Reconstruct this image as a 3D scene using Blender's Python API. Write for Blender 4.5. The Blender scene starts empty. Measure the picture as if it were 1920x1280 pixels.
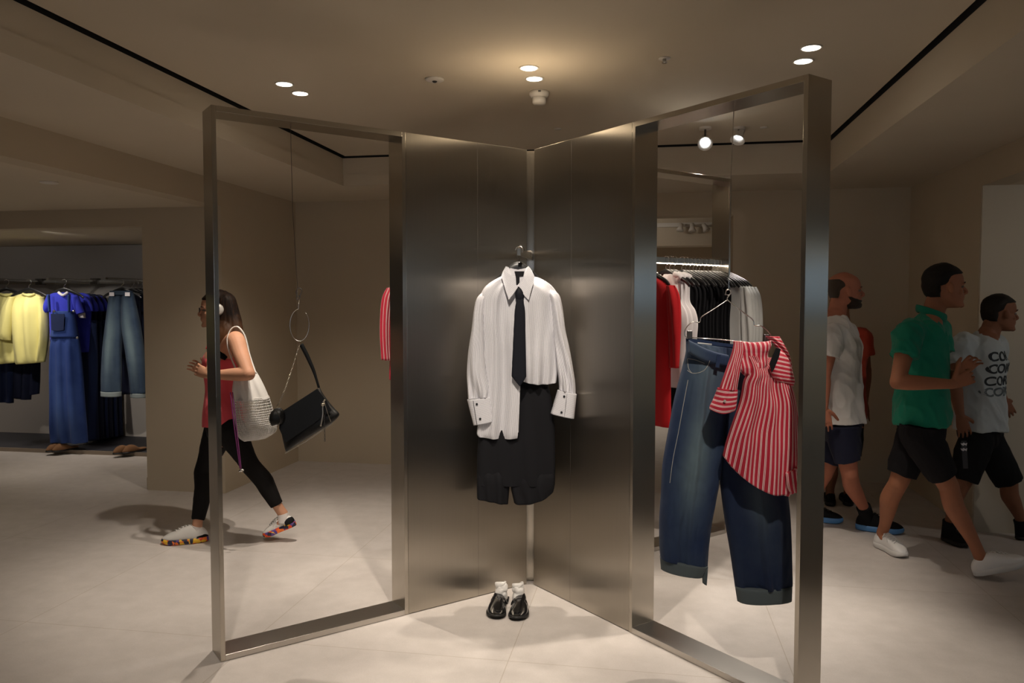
import bpy, bmesh, math, random
from mathutils import Vector, Matrix, noise
random.seed(7)
sc = bpy.context.scene
COL = sc.collection
PI = math.pi

# ------------------------------------------------------------------ camera
F = 1450.0
cam_d = bpy.data.cameras.new('camera'); cam = bpy.data.objects.new('camera', cam_d); COL.objects.link(cam)
cam_d.sensor_width = 36.0; cam_d.lens = F / 1920 * 36.0
cam_d.clip_start = 0.05; cam_d.clip_end = 100
cam.location = (0, 0, 1.55)
CM = Matrix.Translation((0, 0, 1.55)) @ Matrix.Rotation(math.radians(10.0), 4, 'Z') @ Matrix.Rotation(math.radians(90 - 2.7), 4, 'X')
cam.matrix_world = CM
sc.camera = cam
cam_d.dof.use_dof = False

# ------------------------------------------------------------------ world, exposure
sc.view_settings.view_transform = 'Standard'
sc.view_settings.look = 'None'
sc.view_settings.exposure = 0.0
sc.view_settings.gamma = 1.0
sc.view_settings.use_curve_mapping = False
world = bpy.data.worlds.new('world'); sc.world = world; world.use_nodes = True
world.node_tree.nodes['Background'].inputs[0].default_value = (0.80, 0.88, 1.0, 1)
world.node_tree.nodes['Background'].inputs[1].default_value = 1.2

WARM = (1.0, 0.88, 0.745); NEUT = (1.0, 0.93, 0.85)
LIGHTS_K = 1.75
def spot(name, loc, target, power, angle=70, blend=0.5, color=WARM, radius=0.03, label=None):
    ld = bpy.data.lights.new(name, 'SPOT'); ld.energy = power * LIGHTS_K; ld.color = color
    ld.spot_size = math.radians(angle); ld.spot_blend = blend; ld.shadow_soft_size = radius
    o = bpy.data.objects.new(name, ld); COL.objects.link(o)
    o.location = loc
    o.rotation_euler = (Vector(target) - Vector(loc)).to_track_quat('-Z', 'Y').to_euler()
    return o
def area(name, loc, target, power, sx, sy, color=WARM, spread=180):
    ld = bpy.data.lights.new(name, 'AREA'); ld.shape = 'RECTANGLE'; ld.size = sx; ld.size_y = sy
    ld.energy = power * LIGHTS_K; ld.color = color; ld.spread = math.radians(spread)
    o = bpy.data.objects.new(name, ld); COL.objects.link(o); o.location = loc
    o.rotation_euler = (Vector(target) - Vector(loc)).to_track_quat('-Z', 'Y').to_euler()
    return o

# key numbers of the room (metres)
XL, XR, YB = -3.42, 2.20, 7.15       # left wall, right wall, back wall
ZC, ZP, ZL = 2.80, 2.556, 2.35       # raised ceiling, perimeter ceiling, low ceiling of side areas
TX0, TX1, TY0, TY1 = -2.55, 1.34, -5.2, 6.25   # raised ceiling tray
YA = 5.80                            # fronts of the end piers of both side areas
YF = -6.0                            # unseen front wall behind the camera

# downlights: (x, y, power, target)   pairs seen in the ceiling, plus added unseen lamps nearer the camera
# ------------------------------------------------------------------ helpers
FW = (CM.to_3x3() @ Vector((0, 0, -1))); FWH = Vector((FW.x, FW.y, 0)).normalized()
RT = (CM.to_3x3() @ Vector((1, 0, 0)))
UP = Vector((0, 0, 1))
def P(px, py, d):
    """point that is seen at (px, py) when it stands d metres along the view"""
    return CM @ Vector(((px - 960) / F * d, (640 - py) / F * d, -d))
def ray(px, py):
    o = CM.translation
    return o, (CM.to_3x3() @ Vector(((px - 960) / F, (640 - py) / F, -1)))
def FLOOR(px, py, z=0.0):
    o, r = ray(px, py); t = (z - o.z) / r.z
    return o + r * t
def ONY(px, py, y):
    o, r = ray(px, py); t = (y - o.y) / r.y
    return o + r * t

# ---- materials
MATS = {}
def mat(name, color=(.8, .8, .8), rough=.6, metal=0.0, spec=0.5, emit=None, estr=0.0, alpha=None, trans=0.0, coat=0.0, sheen=0.0, aniso=0.0):
    if name in MATS: return MATS[name]
    m = bpy.data.materials.new(name); m.use_nodes = True
    b = m.node_tree.nodes['Principled BSDF']
    b.inputs['Base Color'].default_value = (*color, 1); b.inputs['Roughness'].default_value = rough
    b.inputs['Metallic'].default_value = metal; b.inputs['Specular IOR Level'].default_value = spec
    if emit: b.inputs['Emission Color'].default_value = (*emit, 1); b.inputs['Emission Strength'].default_value = estr
    if trans: b.inputs['Transmission Weight'].default_value = trans
    if coat: b.inputs['Coat Weight'].default_value = coat; b.inputs['Coat Roughness'].default_value = .08
    if sheen: b.inputs['Sheen Weight'].default_value = sheen; b.inputs['Sheen Roughness'].default_value = .5
    MATS[name] = m
    return m
class N:
    """small node wiring helper"""
    def __init__(s, m): s.t = m.node_tree; s.b = s.t.nodes['Principled BSDF']
    def n(s, typ, **kw):
        x = s.t.nodes.new(typ)
        for k, v in kw.items(): setattr(x, k, v)
        return x
    def l(s, a, b): s.t.links.new(a, b)
    def math(s, op, a, b=None, clamp=False):
        x = s.n('ShaderNodeMath', operation=op, use_clamp=clamp)
        for i, v in enumerate((a, b)):
            if v is None: continue
            if isinstance(v, (int, float)): x.inputs[i].default_value = v
            else: s.l(v, x.inputs[i])
        return x.outputs[0]
    def mix(s, fac, a, b):
        x = s.n('ShaderNodeMix', data_type='RGBA')
        for i, v in ((0, fac), (6, a), (7, b)):
            if isinstance(v, (int, float)): x.inputs[i].default_value = v
            elif isinstance(v, tuple): x.inputs[i].default_value = (*v, 1)
            else: s.l(v, x.inputs[i])
        return x.outputs[2]
    def noise(s, scale, detail=3, vec=None, rough=.5):
        x = s.n('ShaderNodeTexNoise'); x.inputs['Scale'].default_value = scale; x.inputs['Detail'].default_value = detail
        x.inputs['Roughness'].default_value = rough
        if vec is not None: s.l(vec, x.inputs['Vector'])
        return x.outputs['Fac']
    def ramp(s, fac, stops):
        x = s.n('ShaderNodeValToRGB'); s.l(fac, x.inputs[0]); e = x.color_ramp.elements
        while len(e) < len(stops): e.new(0.5)
        for i, (p, c) in enumerate(stops): e[i].position = p; e[i].color = (*c, 1)
        return x.outputs[0]
    def bump(s, h, strength=.3, dist=.01):
        x = s.n('ShaderNodeBump'); x.inputs['Strength'].default_value = strength; x.inputs['Distance'].default_value = dist
        s.l(h, x.inputs['Height']); s.l(x.outputs[0], s.b.inputs['Normal'])
    def obj(s): return s.n('ShaderNodeTexCoord').outputs['Object']
    def uv(s): return s.n('ShaderNodeTexCoord').outputs['UV']
    def geo(s, k='Position'): return s.n('ShaderNodeNewGeometry').outputs[k]

def plaster(name, color, rough=.85, amt=.06):
    m = mat(name, color, rough); n = N(m)
    f = n.noise(1.3, 4, n.geo()); g = n.noise(60, 3, n.geo())
    c = n.mix(f, tuple(x * (1 - amt) for x in color), tuple(min(1, x * (1 + amt)) for x in color))
    n.l(c, n.b.inputs['Base Color']); n.bump(g, .05, .002)
    return m
def steel(name, color=(.42, .40, .36), rough=.32, aniso=.85):
    m = mat(name, color, rough, 1.0); n = N(m)
    n.b.inputs['Anisotropic'].default_value = aniso
    cr = n.n('ShaderNodeVectorMath', operation='CROSS_PRODUCT'); n.l(n.geo('True Normal'), cr.inputs[0]); cr.inputs[1].default_value = (0, 0, 1)
    ad = n.n('ShaderNodeVectorMath', operation='ADD'); n.l(cr.outputs[0], ad.inputs[0]); ad.inputs[1].default_value = (.004, .004, 0)
    n.l(ad.outputs[0], n.b.inputs['Tangent'])
    # fine vertical grain: noise stretched along z
    mp = n.n('ShaderNodeMapping'); mp.inputs['Scale'].default_value = (900, 900, 3); n.l(n.geo(), mp.inputs[0])
    g = n.noise(1.0, 2, mp.outputs[0])
    mp2 = n.n('ShaderNodeMapping'); mp2.inputs['Scale'].default_value = (14, 14, .4); n.l(n.geo(), mp2.inputs[0])
    g2 = n.noise(1.0, 2, mp2.outputs[0])
    r = n.math('ADD', n.math('MULTIPLY', g, .05), n.math('ADD', n.math('MULTIPLY', g2, .03), rough - .04))
    n.l(r, n.b.inputs['Roughness'])
    c = n.mix(g, tuple(x * .92 for x in color), tuple(x * 1.06 for x in color)); n.l(c, n.b.inputs['Base Color'])
    return m
def fabric(name, color, rough=.85, weave=900, bump=.15, var=.08, sheen=.1):
    if max(color) < .03: sheen = 0
    m = mat(name, color, rough, sheen=sheen, spec=.12 if max(color) < .03 else .3); n = N(m)
    g = n.noise(weave, 2, n.geo()); f = n.noise(6, 3, n.geo())
    c = n.mix(f, tuple(x * (1 - var) for x in color), tuple(min(1, x * (1 + var)) for x in color)); n.l(c, n.b.inputs['Base Color'])
    n.bump(g, bump, .001)
    return m
def striped(name, base, stripe, period, width, axis=0, second=None):
    """stripes in the cloth's own uv (metres); second=(offset,width) adds a twin stripe"""
    m = mat(name, base, .75, sheen=.05); n = N(m)
    sp = n.n('ShaderNodeSeparateXYZ'); n.l(n.uv(), sp.inputs[0])
    u = n.math('FRACT', n.math('DIVIDE', sp.outputs[axis], period))
    f = n.math('LESS_THAN', n.math('ABSOLUTE', n.math('SUBTRACT', u, .5)), width / period / 2)
    if second:
        f2 = n.math('LESS_THAN', n.math('ABSOLUTE', n.math('SUBTRACT', u, .5 + second[0] / period)), second[1] / period / 2)
        f = n.math('MAXIMUM', f, f2)
    n.l(n.mix(f, base, stripe), n.b.inputs['Base Color'])
    n.bump(n.noise(700, 2, n.geo()), .1, .001)
    return m

# ---- mesh building
def link(name, me, m=None, parent=None, smooth=False):
    o = bpy.data.objects.new(name, me); COL.objects.link(o)
    if m is not None:
        if isinstance(m, (list, tuple)):
            for x in m: me.materials.append(x)
        else: me.materials.append(m)
    if smooth:
        me.polygons.foreach_set('use_smooth', [True] * len(me.polygons))
    if parent is not None:
        o.parent = parent; o.matrix_parent_inverse = parent_inv(parent)
    return o
def full(o):
    m = Matrix.LocRotScale(o.location, o.rotation_euler, o.scale)
    if o.parent: return full(o.parent) @ o.matrix_parent_inverse @ m
    return m
def parent_inv(p): return full(p).inverted()
def obj(name, bm, m=None, parent=None, smooth=False, bevel=0.0, seg=2):
    bmesh.ops.recalc_face_normals(bm, faces=bm.faces[:]) if not getattr(bm, 'keep', False) else None
    if bevel:
        es = [e for e in bm.edges if len(e.link_faces) == 2 and e.calc_face_angle(0) > .6]
        bmesh.ops.bevel(bm, geom=es, offset=bevel, segments=seg, affect='EDGES', profile=.5)
    me = bpy.data.meshes.new(name); bm.to_mesh(me); bm.free()
    return link(name, me, m, parent, smooth)
def tag(o, label=None, cat=None, group=None, kind=None):
    if label: o['label'] = label
    if cat: o['category'] = cat
    if group: o['group'] = group
    if kind: o['kind'] = kind
    return o
def thing(name, label, cat, loc=(0, 0, 0), rotz=0, group=None):
    o = bpy.data.objects.new(name, None); COL.objects.link(o); o.location = loc; o.rotation_euler = (0, 0, rotz)
    o.empty_display_size = .05
    return tag(o, label, cat, group)
def struct(name, bm, m, **kw):
    o = obj(name, bm, m, **kw); o['kind'] = 'structure'; return o
def dup(root, loc=None, rotz=None, label=None, group=None, mat_swap=None, scale=None):
    r = root.copy(); COL.objects.link(r)
    if loc is not None: r.location = loc
    if rotz is not None: r.rotation_euler = (0, 0, rotz)
    if scale is not None: r.scale = scale
    if label: r['label'] = label
    if group: r['group'] = group
    def rec(a, b):
        for ch in [o for o in a.children]:
            c = ch.copy(); COL.objects.link(c); c.parent = b
            rec(ch, c)
    rec(root, r)
    return r
BM = bmesh.new
def box(bm, x0, x1, y0, y1, z0, z1, M=None):
    v = [Vector((x, y, z)) for x in (x0, x1) for y in (y0, y1) for z in (z0, z1)]
    if M is not None: v = [M @ p for p in v]
    v = [bm.verts.new(p) for p in v]
    for f in ((0, 1, 3, 2), (4, 6, 7, 5), (0, 4, 5, 1), (2, 3, 7, 6), (0, 2, 6, 4), (1, 5, 7, 3)):
        bm.faces.new([v[i] for i in f])
    return bm
def quad(bm, a, b, c, d):
    bm.faces.new([bm.verts.new(Vector(p)) for p in (a, b, c, d)]); return bm
def cat_pts(pts, t):
    """catmull-rom through a list of tuples, t in 0..len-1"""
    n = len(pts); i = min(int(t), n - 2); f = t - i
    p0 = pts[max(i - 1, 0)]; p1 = pts[i]; p2 = pts[i + 1]; p3 = pts[min(i + 2, n - 1)]
    r = []
    for a, b, c, d in zip(p0, p1, p2, p3):
        r.append(.5 * ((2 * b) + (-a + c) * f + (2 * a - 5 * b + 4 * c - d) * f * f + (-a + 3 * b - 3 * c + d) * f ** 3))
    return r
def resample(pts, n):
    return [cat_pts(pts, k * (len(pts) - 1) / (n - 1)) for k in range(n)]
def skinring(bm, rings, cap=True, closed=True):
    vr = [[bm.verts.new(p) for p in r] for r in rings]
    n = len(rings[0])
    for a, b in zip(vr[:-1], vr[1:]):
        for i in range(n if closed else n - 1):
            j = (i + 1) % n
            bm.faces.new((a[i], a[j], b[j], b[i]))
    if cap:
        bm.faces.new(list(reversed(vr[0]))); bm.faces.new(vr[-1])
    return vr
def tube(bm, pts, nseg=12, n=None, side=None, cap=True, round_ends=False):
    """pts: (x,y,z,a,b); elliptical section a along side, b across. a lofted limb."""
    pts = [tuple(p[0]) + tuple(p[1:]) if len(p) < 5 and hasattr(p[0], '__len__') else tuple(p) for p in pts]
    pts = [p if len(p) == 5 else (*p, p[3]) for p in pts]
    if n: pts = resample(pts, n)
    if round_ends:
        def ends(p, q):
            d = (Vector(p[:3]) - Vector(q[:3])).normalized(); out = []
            r = min(p[3], p[4])
            for k in (.95, .75, .4):
                s = math.sqrt(max(0, 1 - k * k)); c = Vector(p[:3]) + d * r * k
                out.append((*c, p[3] * max(s, .05), p[4] * max(s, .05)))
            return out
        a = ends(pts[0], pts[1]); b = ends(pts[-1], pts[-2])
        pts = a + pts + b[::-1]
    rings = []; s = Vector(side).normalized() if side is not None else None
    for i, p in enumerate(pts):
        c = Vector(p[:3]); t = (Vector(pts[min(i + 1, len(pts) - 1)][:3]) - Vector(pts[max(i - 1, 0)][:3]))
        if t.length < 1e-9: t = Vector((0, 0, 1))
        t.normalize()
        if s is None:
            s = t.orthogonal().normalized()
        u = (s - t * s.dot(t))
        if u.length < 1e-4: u = t.orthogonal()
        u.normalize(); w = t.cross(u)
        if side is None: s = u
        rings.append([c + u * math.cos(2 * PI * k / nseg) * p[3] + w * math.sin(2 * PI * k / nseg) * p[4] for k in range(nseg)])
    skinring(bm, rings, cap)
    return bm
def wire(bm, pts, r, nseg=8, n=None, side=None):
    return tube(bm, [(*Vector(p), r, r) for p in pts], nseg, n, side)
def ball(bm, c, rx, ry=None, rz=None, M=None, seg=20):
    ry = ry or rx; rz = rz or rx
    r = bmesh.ops.create_uvsphere(bm, u_segments=seg, v_segments=seg // 2 + 2, radius=1)
    m = Matrix.Translation(Vector(c)) @ ((M.to_4x4()) if M is not None else Matrix()) @ Matrix.Diagonal((rx, ry, rz, 1))
    bmesh.ops.transform(bm, matrix=m, verts=r['verts']); return bm
def cyl(bm, c, r, h, seg=32, M=None, r2=None):
    q = bmesh.ops.create_cone(bm, cap_ends=True, segments=seg, radius1=r, radius2=r if r2 is None else r2, depth=h)
    m = Matrix.Translation(Vector(c)) @ (M.to_4x4() if M is not None else Matrix())
    bmesh.ops.transform(bm, matrix=m, verts=q['verts']); return bm
def lathe(bm, prof, c=(0, 0, 0), seg=32, M=None):
    T = Matrix.Translation(Vector(c)) @ (M.to_4x4() if M is not None else Matrix())
    rings = [[T @ Vector((r * math.cos(2 * PI * k / seg), r * math.sin(2 * PI * k / seg), z)) for k in range(seg)] for r, z in prof]
    skinring(bm, rings); return bm
def frame_m(x, y, z):
    """3x3 with the given columns"""
    return Matrix((x, y, z)).transposed()

def remesh(bm, voxel=.006, smooth=4, name='body'):
    """fuse overlapping closed pieces into one continuous surface"""
    me = bpy.data.meshes.new(name); bm.to_mesh(me); bm.free()
    o = bpy.data.objects.new('tmp_fuse', me); COL.objects.link(o)
    md = o.modifiers.new('r', 'REMESH'); md.mode = 'VOXEL'; md.voxel_size = voxel; md.use_smooth_shade = True
    if smooth:
        s = o.modifiers.new('s', 'SMOOTH'); s.iterations = smooth; s.factor = .5
    dg = bpy.context.evaluated_depsgraph_get()
    r = bpy.data.meshes.new_from_object(o.evaluated_get(dg))
    bpy.data.objects.remove(o); r.name = name
    return r
def displace(me, fn):
    """move every vertex along its normal by fn(co, no)"""
    me.update()
    mv = [(v.co.copy(), v.normal.copy()) for v in me.vertices]
    for v, (c, nn) in zip(me.vertices, mv):
        v.co = c + nn * fn(c, nn)
    me.update()

def strip(pairs, d=3.0, nu=48, nv=60, thick=.03, fold=None, uvw=None, back=.6, off=0.0, uvrot=False, sharp=2.0,
          smoothpath=True, sag=None, mp=None, fw=None, bm=None, uvo=0.0, cut=None):
    """A soft cloth volume. pairs: ((xl,yl),(xr,yr)[,thick[,off]]) rows; by default rows are read in the picture at
    distance d, mp=LOC reads them as local (x,z) metres. Gives a bmesh with a uv layer in metres."""
    own = mp is None
    if own: mp = lambda x, y: P(x, y, d)
    if fw is None: fw = FWH if own else Vector((0, 1, 0))
    rows = []
    for p in pairs:
        t = p[2] if len(p) > 2 else thick; o = p[3] if len(p) > 3 else off
        rows.append((p[0][0], p[0][1], p[1][0], p[1][1], t, o))
    rows = resample(rows, nv) if smoothpath else [lin(rows, k * (len(rows) - 1) / (nv - 1)) for k in range(nv)]
    if bm is None: bm = BM()
    uvl = bm.loops.layers.uv.get('UVMap') or bm.loops.layers.uv.new('UVMap')
    W = uvw or sum((mp(r[0], r[1]) - mp(r[2], r[3])).length for r in rows) / len(rows)
    grid = []; vlen = 0; prev = None
    for j, r in enumerate(rows):
        v = j / (nv - 1); mid = (mp(r[0], r[1]) + mp(r[2], r[3])) / 2
        sg = sag(v) if sag else 0
        if prev is not None: vlen += (mid - prev).length
        prev = mid; ring = []
        for k in range(2 * nu):
            if k <= nu: u = k / nu; s = 1
            else: u = 1 - (k - nu) / nu; s = -back
            e = abs(2 * u - 1) if cut is None else (1 - u if cut == 'R' else u); h = (max(0, 1 - e ** sharp)) ** .5
            fo = fold(u, v) if fold else 0.0
            o = r[5] + s * r[4] * h + fo * min(1, h * 2) * (1 if s > 0 else .6)
            ring.append((mp(r[0] + (r[2] - r[0]) * u, r[1] + (r[3] - r[1]) * u + sg * 4 * u * (1 - u)) - fw * o, u, vlen))
        grid.append(ring)
    vs = [[bm.verts.new(q[0]) for q in ring] for ring in grid]
    n = 2 * nu
    def setuv(f, idx):
        for lp, (j, k) in zip(f.loops, idx):
            u = grid[j][k % n][1]; L = grid[j][k % n][2]
            lp[uvl].uv = ((u - .5) * W + uvo, L) if not uvrot else (L, (u - .5) * W)
    for j in range(nv - 1):
        for k in range(n):
            idx = [(j, k), (j, (k + 1) % n), (j + 1, (k + 1) % n), (j + 1, k)]
            f = bm.faces.new([vs[a][b] for a, b in idx]); setuv(f, idx); f.smooth = True
    for j in (0, nv - 1):
        for k in range(nu):
            ids = []
            for q in (k, k + 1, (n - k - 1) % n, (n - k) % n):
                if q not in ids: ids.append(q)
            if len(ids) < 3: continue
            try: f = bm.faces.new([vs[j][q] for q in ids]); setuv(f, [(j, q) for q in ids])
            except ValueError: pass
    return bm
def LOC(x, y): return Vector((x, 0, y))
def plate(pts, d=3.0, th=.004, off=0.0, ang=0.0, bm=None, mp=None, fw=None, offs=None, n=1):
    """a stiff cloth or leather piece cut to an outline, with its own thickness; offs: off per outline point"""
    own = mp is None
    if own: mp = lambda x, y: P(x, y, d)
    if fw is None: fw = FWH if own else Vector((0, 1, 0))
    if bm is None: bm = BM()
    uvl = bm.loops.layers.uv.get('UVMap') or bm.loops.layers.uv.new('UVMap')
    k = d / F if own else 1.0; ca, sa = math.cos(ang), math.sin(ang)
    fr = []; bk = []
    for i, (x, y) in enumerate(pts):
        o = off + (offs[i] if offs else 0)
        fr.append(bm.verts.new(mp(x, y) - fw * (o + th / 2))); bk.append(bm.verts.new(mp(x, y) - fw * (o - th / 2)))
    uv = {v: ((x * ca + y * sa) * k, (-x * sa + y * ca) * k) for vs in (fr, bk) for v, (x, y) in zip(vs, pts)}
    fs = [bm.faces.new(fr), bm.faces.new(list(reversed(bk)))]
    m = len(pts)
    for i in range(m): fs.append(bm.faces.new((fr[i], bk[i], bk[(i + 1) % m], fr[(i + 1) % m])))
    for f in fs:
        for lp in f.loops: lp[uvl].uv = uv[lp.vert]
    return bm
def lin(rows, t):
    i = min(int(t), len(rows) - 2); f = t - i
    return [a + (b - a) * f for a, b in zip(rows[i], rows[i + 1])]
def folds(n=5, amp=.01, drift=.3, seed=0, fade=0.0, sharp=1.5, lo=0.3):
    rnd = random.Random(seed); ph = [rnd.uniform(0, 6.28) for _ in range(4)]
    def f(u, v):
        w = math.sin(2 * PI * (n * u + drift * math.sin(2.1 * v + ph[0])) + ph[1])
        w = math.copysign(abs(w) ** (1 / sharp), w) * .6
        w += .5 * math.sin(2 * PI * (n * .47 * u - drift * v) + ph[2])
        w += .35 * noise.noise(Vector((u * 7, v * 5, seed * 3.1)))
        g = lo + (1 - lo) * (v if fade >= 0 else 1 - v)
        return amp * w * g
    return f
# ================================================================== THE SETTING
M_wall = plaster('wall_paint', (.53, .45, .335))
M_ceil = plaster('ceiling_paint', (.61, .535, .42))
M_panel = steel('brushed_steel', (.44, .405, .35), .31, .95)
M_frame = steel('brushed_steel_frame', (.52, .48, .42), .26, .93)
M_rail = steel('brushed_steel_rail', (.54, .51, .47), .33, .2)
M_gap = mat('shadow_gap_black', (.01, .01, .01), .9)
# floor: large pale stone tiles with fine joints
M_floor = mat('stone_floor', (.56, .50, .44), .55)
n = N(M_floor)
br = n.n('ShaderNodeTexBrick'); mp = n.n('ShaderNodeMapping'); mp.inputs['Location'].default_value = (.59, .35, 0)
n.l(n.geo(), mp.inputs[0]); n.l(mp.outputs[0], br.inputs[0])
br.offset = 0; br.inputs['Scale'].default_value = 1.0; br.inputs['Brick Width'].default_value = 1.2; br.inputs['Row Height'].default_value = 1.2
br.inputs['Mortar Size'].default_value = .0022; br.inputs['Mortar Smooth'].default_value = .3
br.inputs['Color1'].default_value = (.60, .56, .535, 1); br.inputs['Color2'].default_value = (.58, .54, .515, 1); br.inputs['Mortar'].default_value = (.46, .41, .36, 1)
sp = n.noise(9, 5, n.geo(), .6); fine = n.noise(160, 3, n.geo(), .6)
tone = n.ramp(n.math('ADD', n.math('MULTIPLY', sp, .6), n.math('MULTIPLY', fine, .4)), [(.3, (.88, .87, .85)), (.7, (1.08, 1.07, 1.06))])
mx = n.n('ShaderNodeMix', data_type='RGBA', blend_type='MULTIPLY'); mx.inputs[0].default_value = 1; n.l(br.outputs[0], mx.inputs[6]); n.l(tone, mx.inputs[7])
n.l(mx.outputs[2], n.b.inputs['Base Color']); n.bump(fine, .04, .001)

bm = BM(); box(bm, -12, 9, -8, 14, -.1, 0); struct('floor', bm, M_floor)
# raised ceiling slab (tray) and the black shadow gap around it
bm = BM(); box(bm, TX0 + .026, TX1 - .026, TY0, TY1 - .022, ZC, ZC + .1); struct('ceiling', bm, M_ceil)
bm = BM(); box(bm, TX0 - .1, TX1 + .1, TY0 - .1, TY1 + .1, ZC + .11, ZC + .14)
box(bm, TX0 - .10, TX0 - .012, TY0, TY1 + .1, ZC - .0115, ZC + .11); box(bm, TX1 + .012, TX1 + .10, TY0, TY1 + .1, ZC - .0115, ZC + .11); box(bm, TX0 - .012, TX1 + .012, TY1 + .012, TY1 + .10, ZC - .0115, ZC + .11)
struct('trim_1', bm, M_gap)
# perimeter lower ceiling, with the stepped face of the tray
bm = BM()
def face_ring(bm, z0, z1, o):
    box(bm, TX0 - o - .15, TX0 - o, TY0, TY1 + o + .15, z0, z1)
    box(bm, TX1 + o, TX1 + o + .15, TY0, TY1 + o + .15, z0, z1)
    box(bm, TX0 - o, TX1 + o, TY1 + o, TY1 + o + .15, z0, z1)
face_ring(bm, 2.655, ZC - .012, .006); face_ring(bm, ZP, 2.655, 0.0)
struct('trim_2', bm, M_ceil)
bm = BM()
box(bm, XL - .2, TX0 - .15, -6, YB + .2, ZP, ZP + .08)
box(bm, TX1 + .15, XR + .2, -6, YB + .2, ZP, ZP + .08)
box(bm, TX0 - .15, TX1 + .15, TY1 + .15, YB + .2, ZP, ZP + .08)
box(bm, TX0 - .15, TX1 + .15, -6, TY0, ZP, ZP + .08)
struct('ceiling.001', bm, M_ceil)
# low ceilings of the side areas
bm = BM(); box(bm, -12, XL - .16, YF, YA + .05, ZL, ZL + .06); struct('ceiling.002', bm, M_ceil)
bm = BM(); box(bm, XR + .16, 9, YF, YA, ZL, ZL + .06); struct('ceiling.003', bm, M_ceil)
bm = BM(); box(bm, -12, -4.13, YA + .12, 8.2, 2.24, 2.30); struct('ceiling.004', bm, M_ceil)
# walls
bm = BM()                                   # left: bulkhead over the wide opening
box(bm, XL - .16, XL, YF, YA, ZL, ZP + .02); struct('wall_left', bm, M_wall)
bm = BM(); box(bm, -4.13, XL, YA, 8.4, 0, ZP + .02)
struct('wall_left.001', bm, M_wall)          # pier between the opening and the back wall
bm = BM(); box(bm, -4.15, -4.13, YA + .02, 8, 0, .10); struct('baseboard_left', bm, M_wall)
bm = BM(); box(bm, -12, -4.13, YA, YA + .12, 2.20, ZL + .02); struct('wall_left.002', bm, M_wall)   # fascia over the alcove
bm = BM(); box(bm, -12, -4.13, 8.02, 8.12, 0, 2.3); struct('wall_back.001', bm, plaster('alcove_paint', (.50, .45, .40)))
bm = BM(); box(bm, -12.1, -12, YF, 8.2, 0, 2.8); struct('wall_left.003', bm, M_wall)
# back wall with an opening at the right of the middle
OX0, OX1, OZ = -1.6, .735, 2.35
bm = BM()
box(bm, XL - .01, OX0, YB, YB + .2, 0, ZP + .02); box(bm, OX1, XR + .01, YB, YB + .2, 0, ZP + .02); box(bm, OX0, OX1, YB, YB + .2, OZ, ZP + .02)
struct('wall_back', bm, M_wall)
bm = BM(); box(bm, -3.3, 2.4, YB + .2, 12.2, 2.50, 2.56); struct('ceiling.005', bm, M_ceil)
bm = BM(); box(bm, -3.3, 2.4, 12.0, 12.1, 0, 2.5); struct('wall_back.002', bm, M_wall)
bm = BM(); box(bm, -3.3, .81, 8.6, 8.85, 2.19, 2.50); struct('trim_3', bm, M_ceil)
bm = BM(); box(bm, -3.4, -3.3, YB + .2, 12.1, 0, 2.5); box(bm, 2.3, 2.4, YB + .2, 12.1, 0, 2.5); struct('wall_back.003', bm, M_wall)
# right: bulkhead over the opening, wall up to the back corner, end wall of the right area
bm = BM(); box(bm, XR, XR + .16, YF, 5.72, ZL, ZP + .02); struct('wall_right', bm, M_wall)
bm = BM(); box(bm, XR, XR + .16, 5.72, YB, 0, ZP + .02); struct('wall_right.001', bm, M_wall)
bm = BM(); box(bm, XR + .003, 9, 5.70, 5.88, 0, ZL + .02); struct('wall_right.002', bm, plaster('side_paint', (.52, .46, .36)))
bm = BM(); box(bm, 9, 9.1, YF, 5.8, 0, 2.8); struct('wall_right.003', bm, M_wall)
# unseen front wall; its window is added for cool light and reflections
bm = BM()
box(bm, -12, -2.6, YF - .1, YF, 0, 2.8); box(bm, 3.4, 9, YF - .1, YF, 0, 2.8); box(bm, -2.6, 3.4, YF - .1, YF, 2.3, 2.9)
box(bm, -2.6, 3.4, YF - .1, YF, 0, .5)
struct('wall_front', bm, M_wall)
bm = BM(); box(bm, -2.6, 3.4, YF - .06, YF - .05, .5, 2.3)
M_glass = mat('unseen_window_glass', (1, 1, 1), .0, trans=1.0)
wf = struct('unseen_window_1', bm, M_glass)
bm = BM()
for x in (-2.6, -.6, 1.4, 3.36): box(bm, x, x + .04, YF - .09, YF - .02, .5, 2.3)
obj('unseen_window_frame', bm, M_frame, wf)

# ================================================================== STEEL DISPLAY CROSS
CX, CY = -.635, 4.20                      # the corner where the wings meet
HT = 2.39
def wing_matrix(ax, ay, nx, ny, c=(CX, CY)):
    """local x along the wing, local y = away from its front face"""
    a = Vector((ax, ay, 0)).normalized(); b = Vector((nx, ny, 0)).normalized()
    return Matrix((( a.x, b.x, 0, c[0]), (a.y, b.y, 0, c[1]), (0, 0, 1, 0), (0, 0, 0, 1)))
T = .02; D = .145; S0 = .028; PW = .80; FWD = .865
wings = [
    ('left front', wing_matrix(-1, -1, -1, 1), .76, 1.67),
    ('right front', wing_matrix(1, -1, 1, 1), .785, 1.70),
    ('right rear', wing_matrix(1, 1, -1, 1), .80, 1.66),
    ('left rear', wing_matrix(-1, 1, 1, 1), .80, 1.66)]
desc_p = {'left front': 'brushed steel panel left of the striped shirt', 'right front': 'brushed steel panel right of the striped shirt',
          'right rear': 'rear brushed steel panel between the cross centre and the clothes rail frame on the right', 'left rear': 'rear brushed steel panel between the cross centre and the rear left frame'}
desc_f = {'left front': 'tall brushed steel open frame around the hanging black handbag', 'right front': 'tall brushed steel open frame around the hanging jeans, nearest on the right',
          'right rear': 'steel frame holding the clothes rail behind the jeans', 'left rear': 'steel frame behind the left panel holding red striped shirts'}
WM = {}
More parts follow.
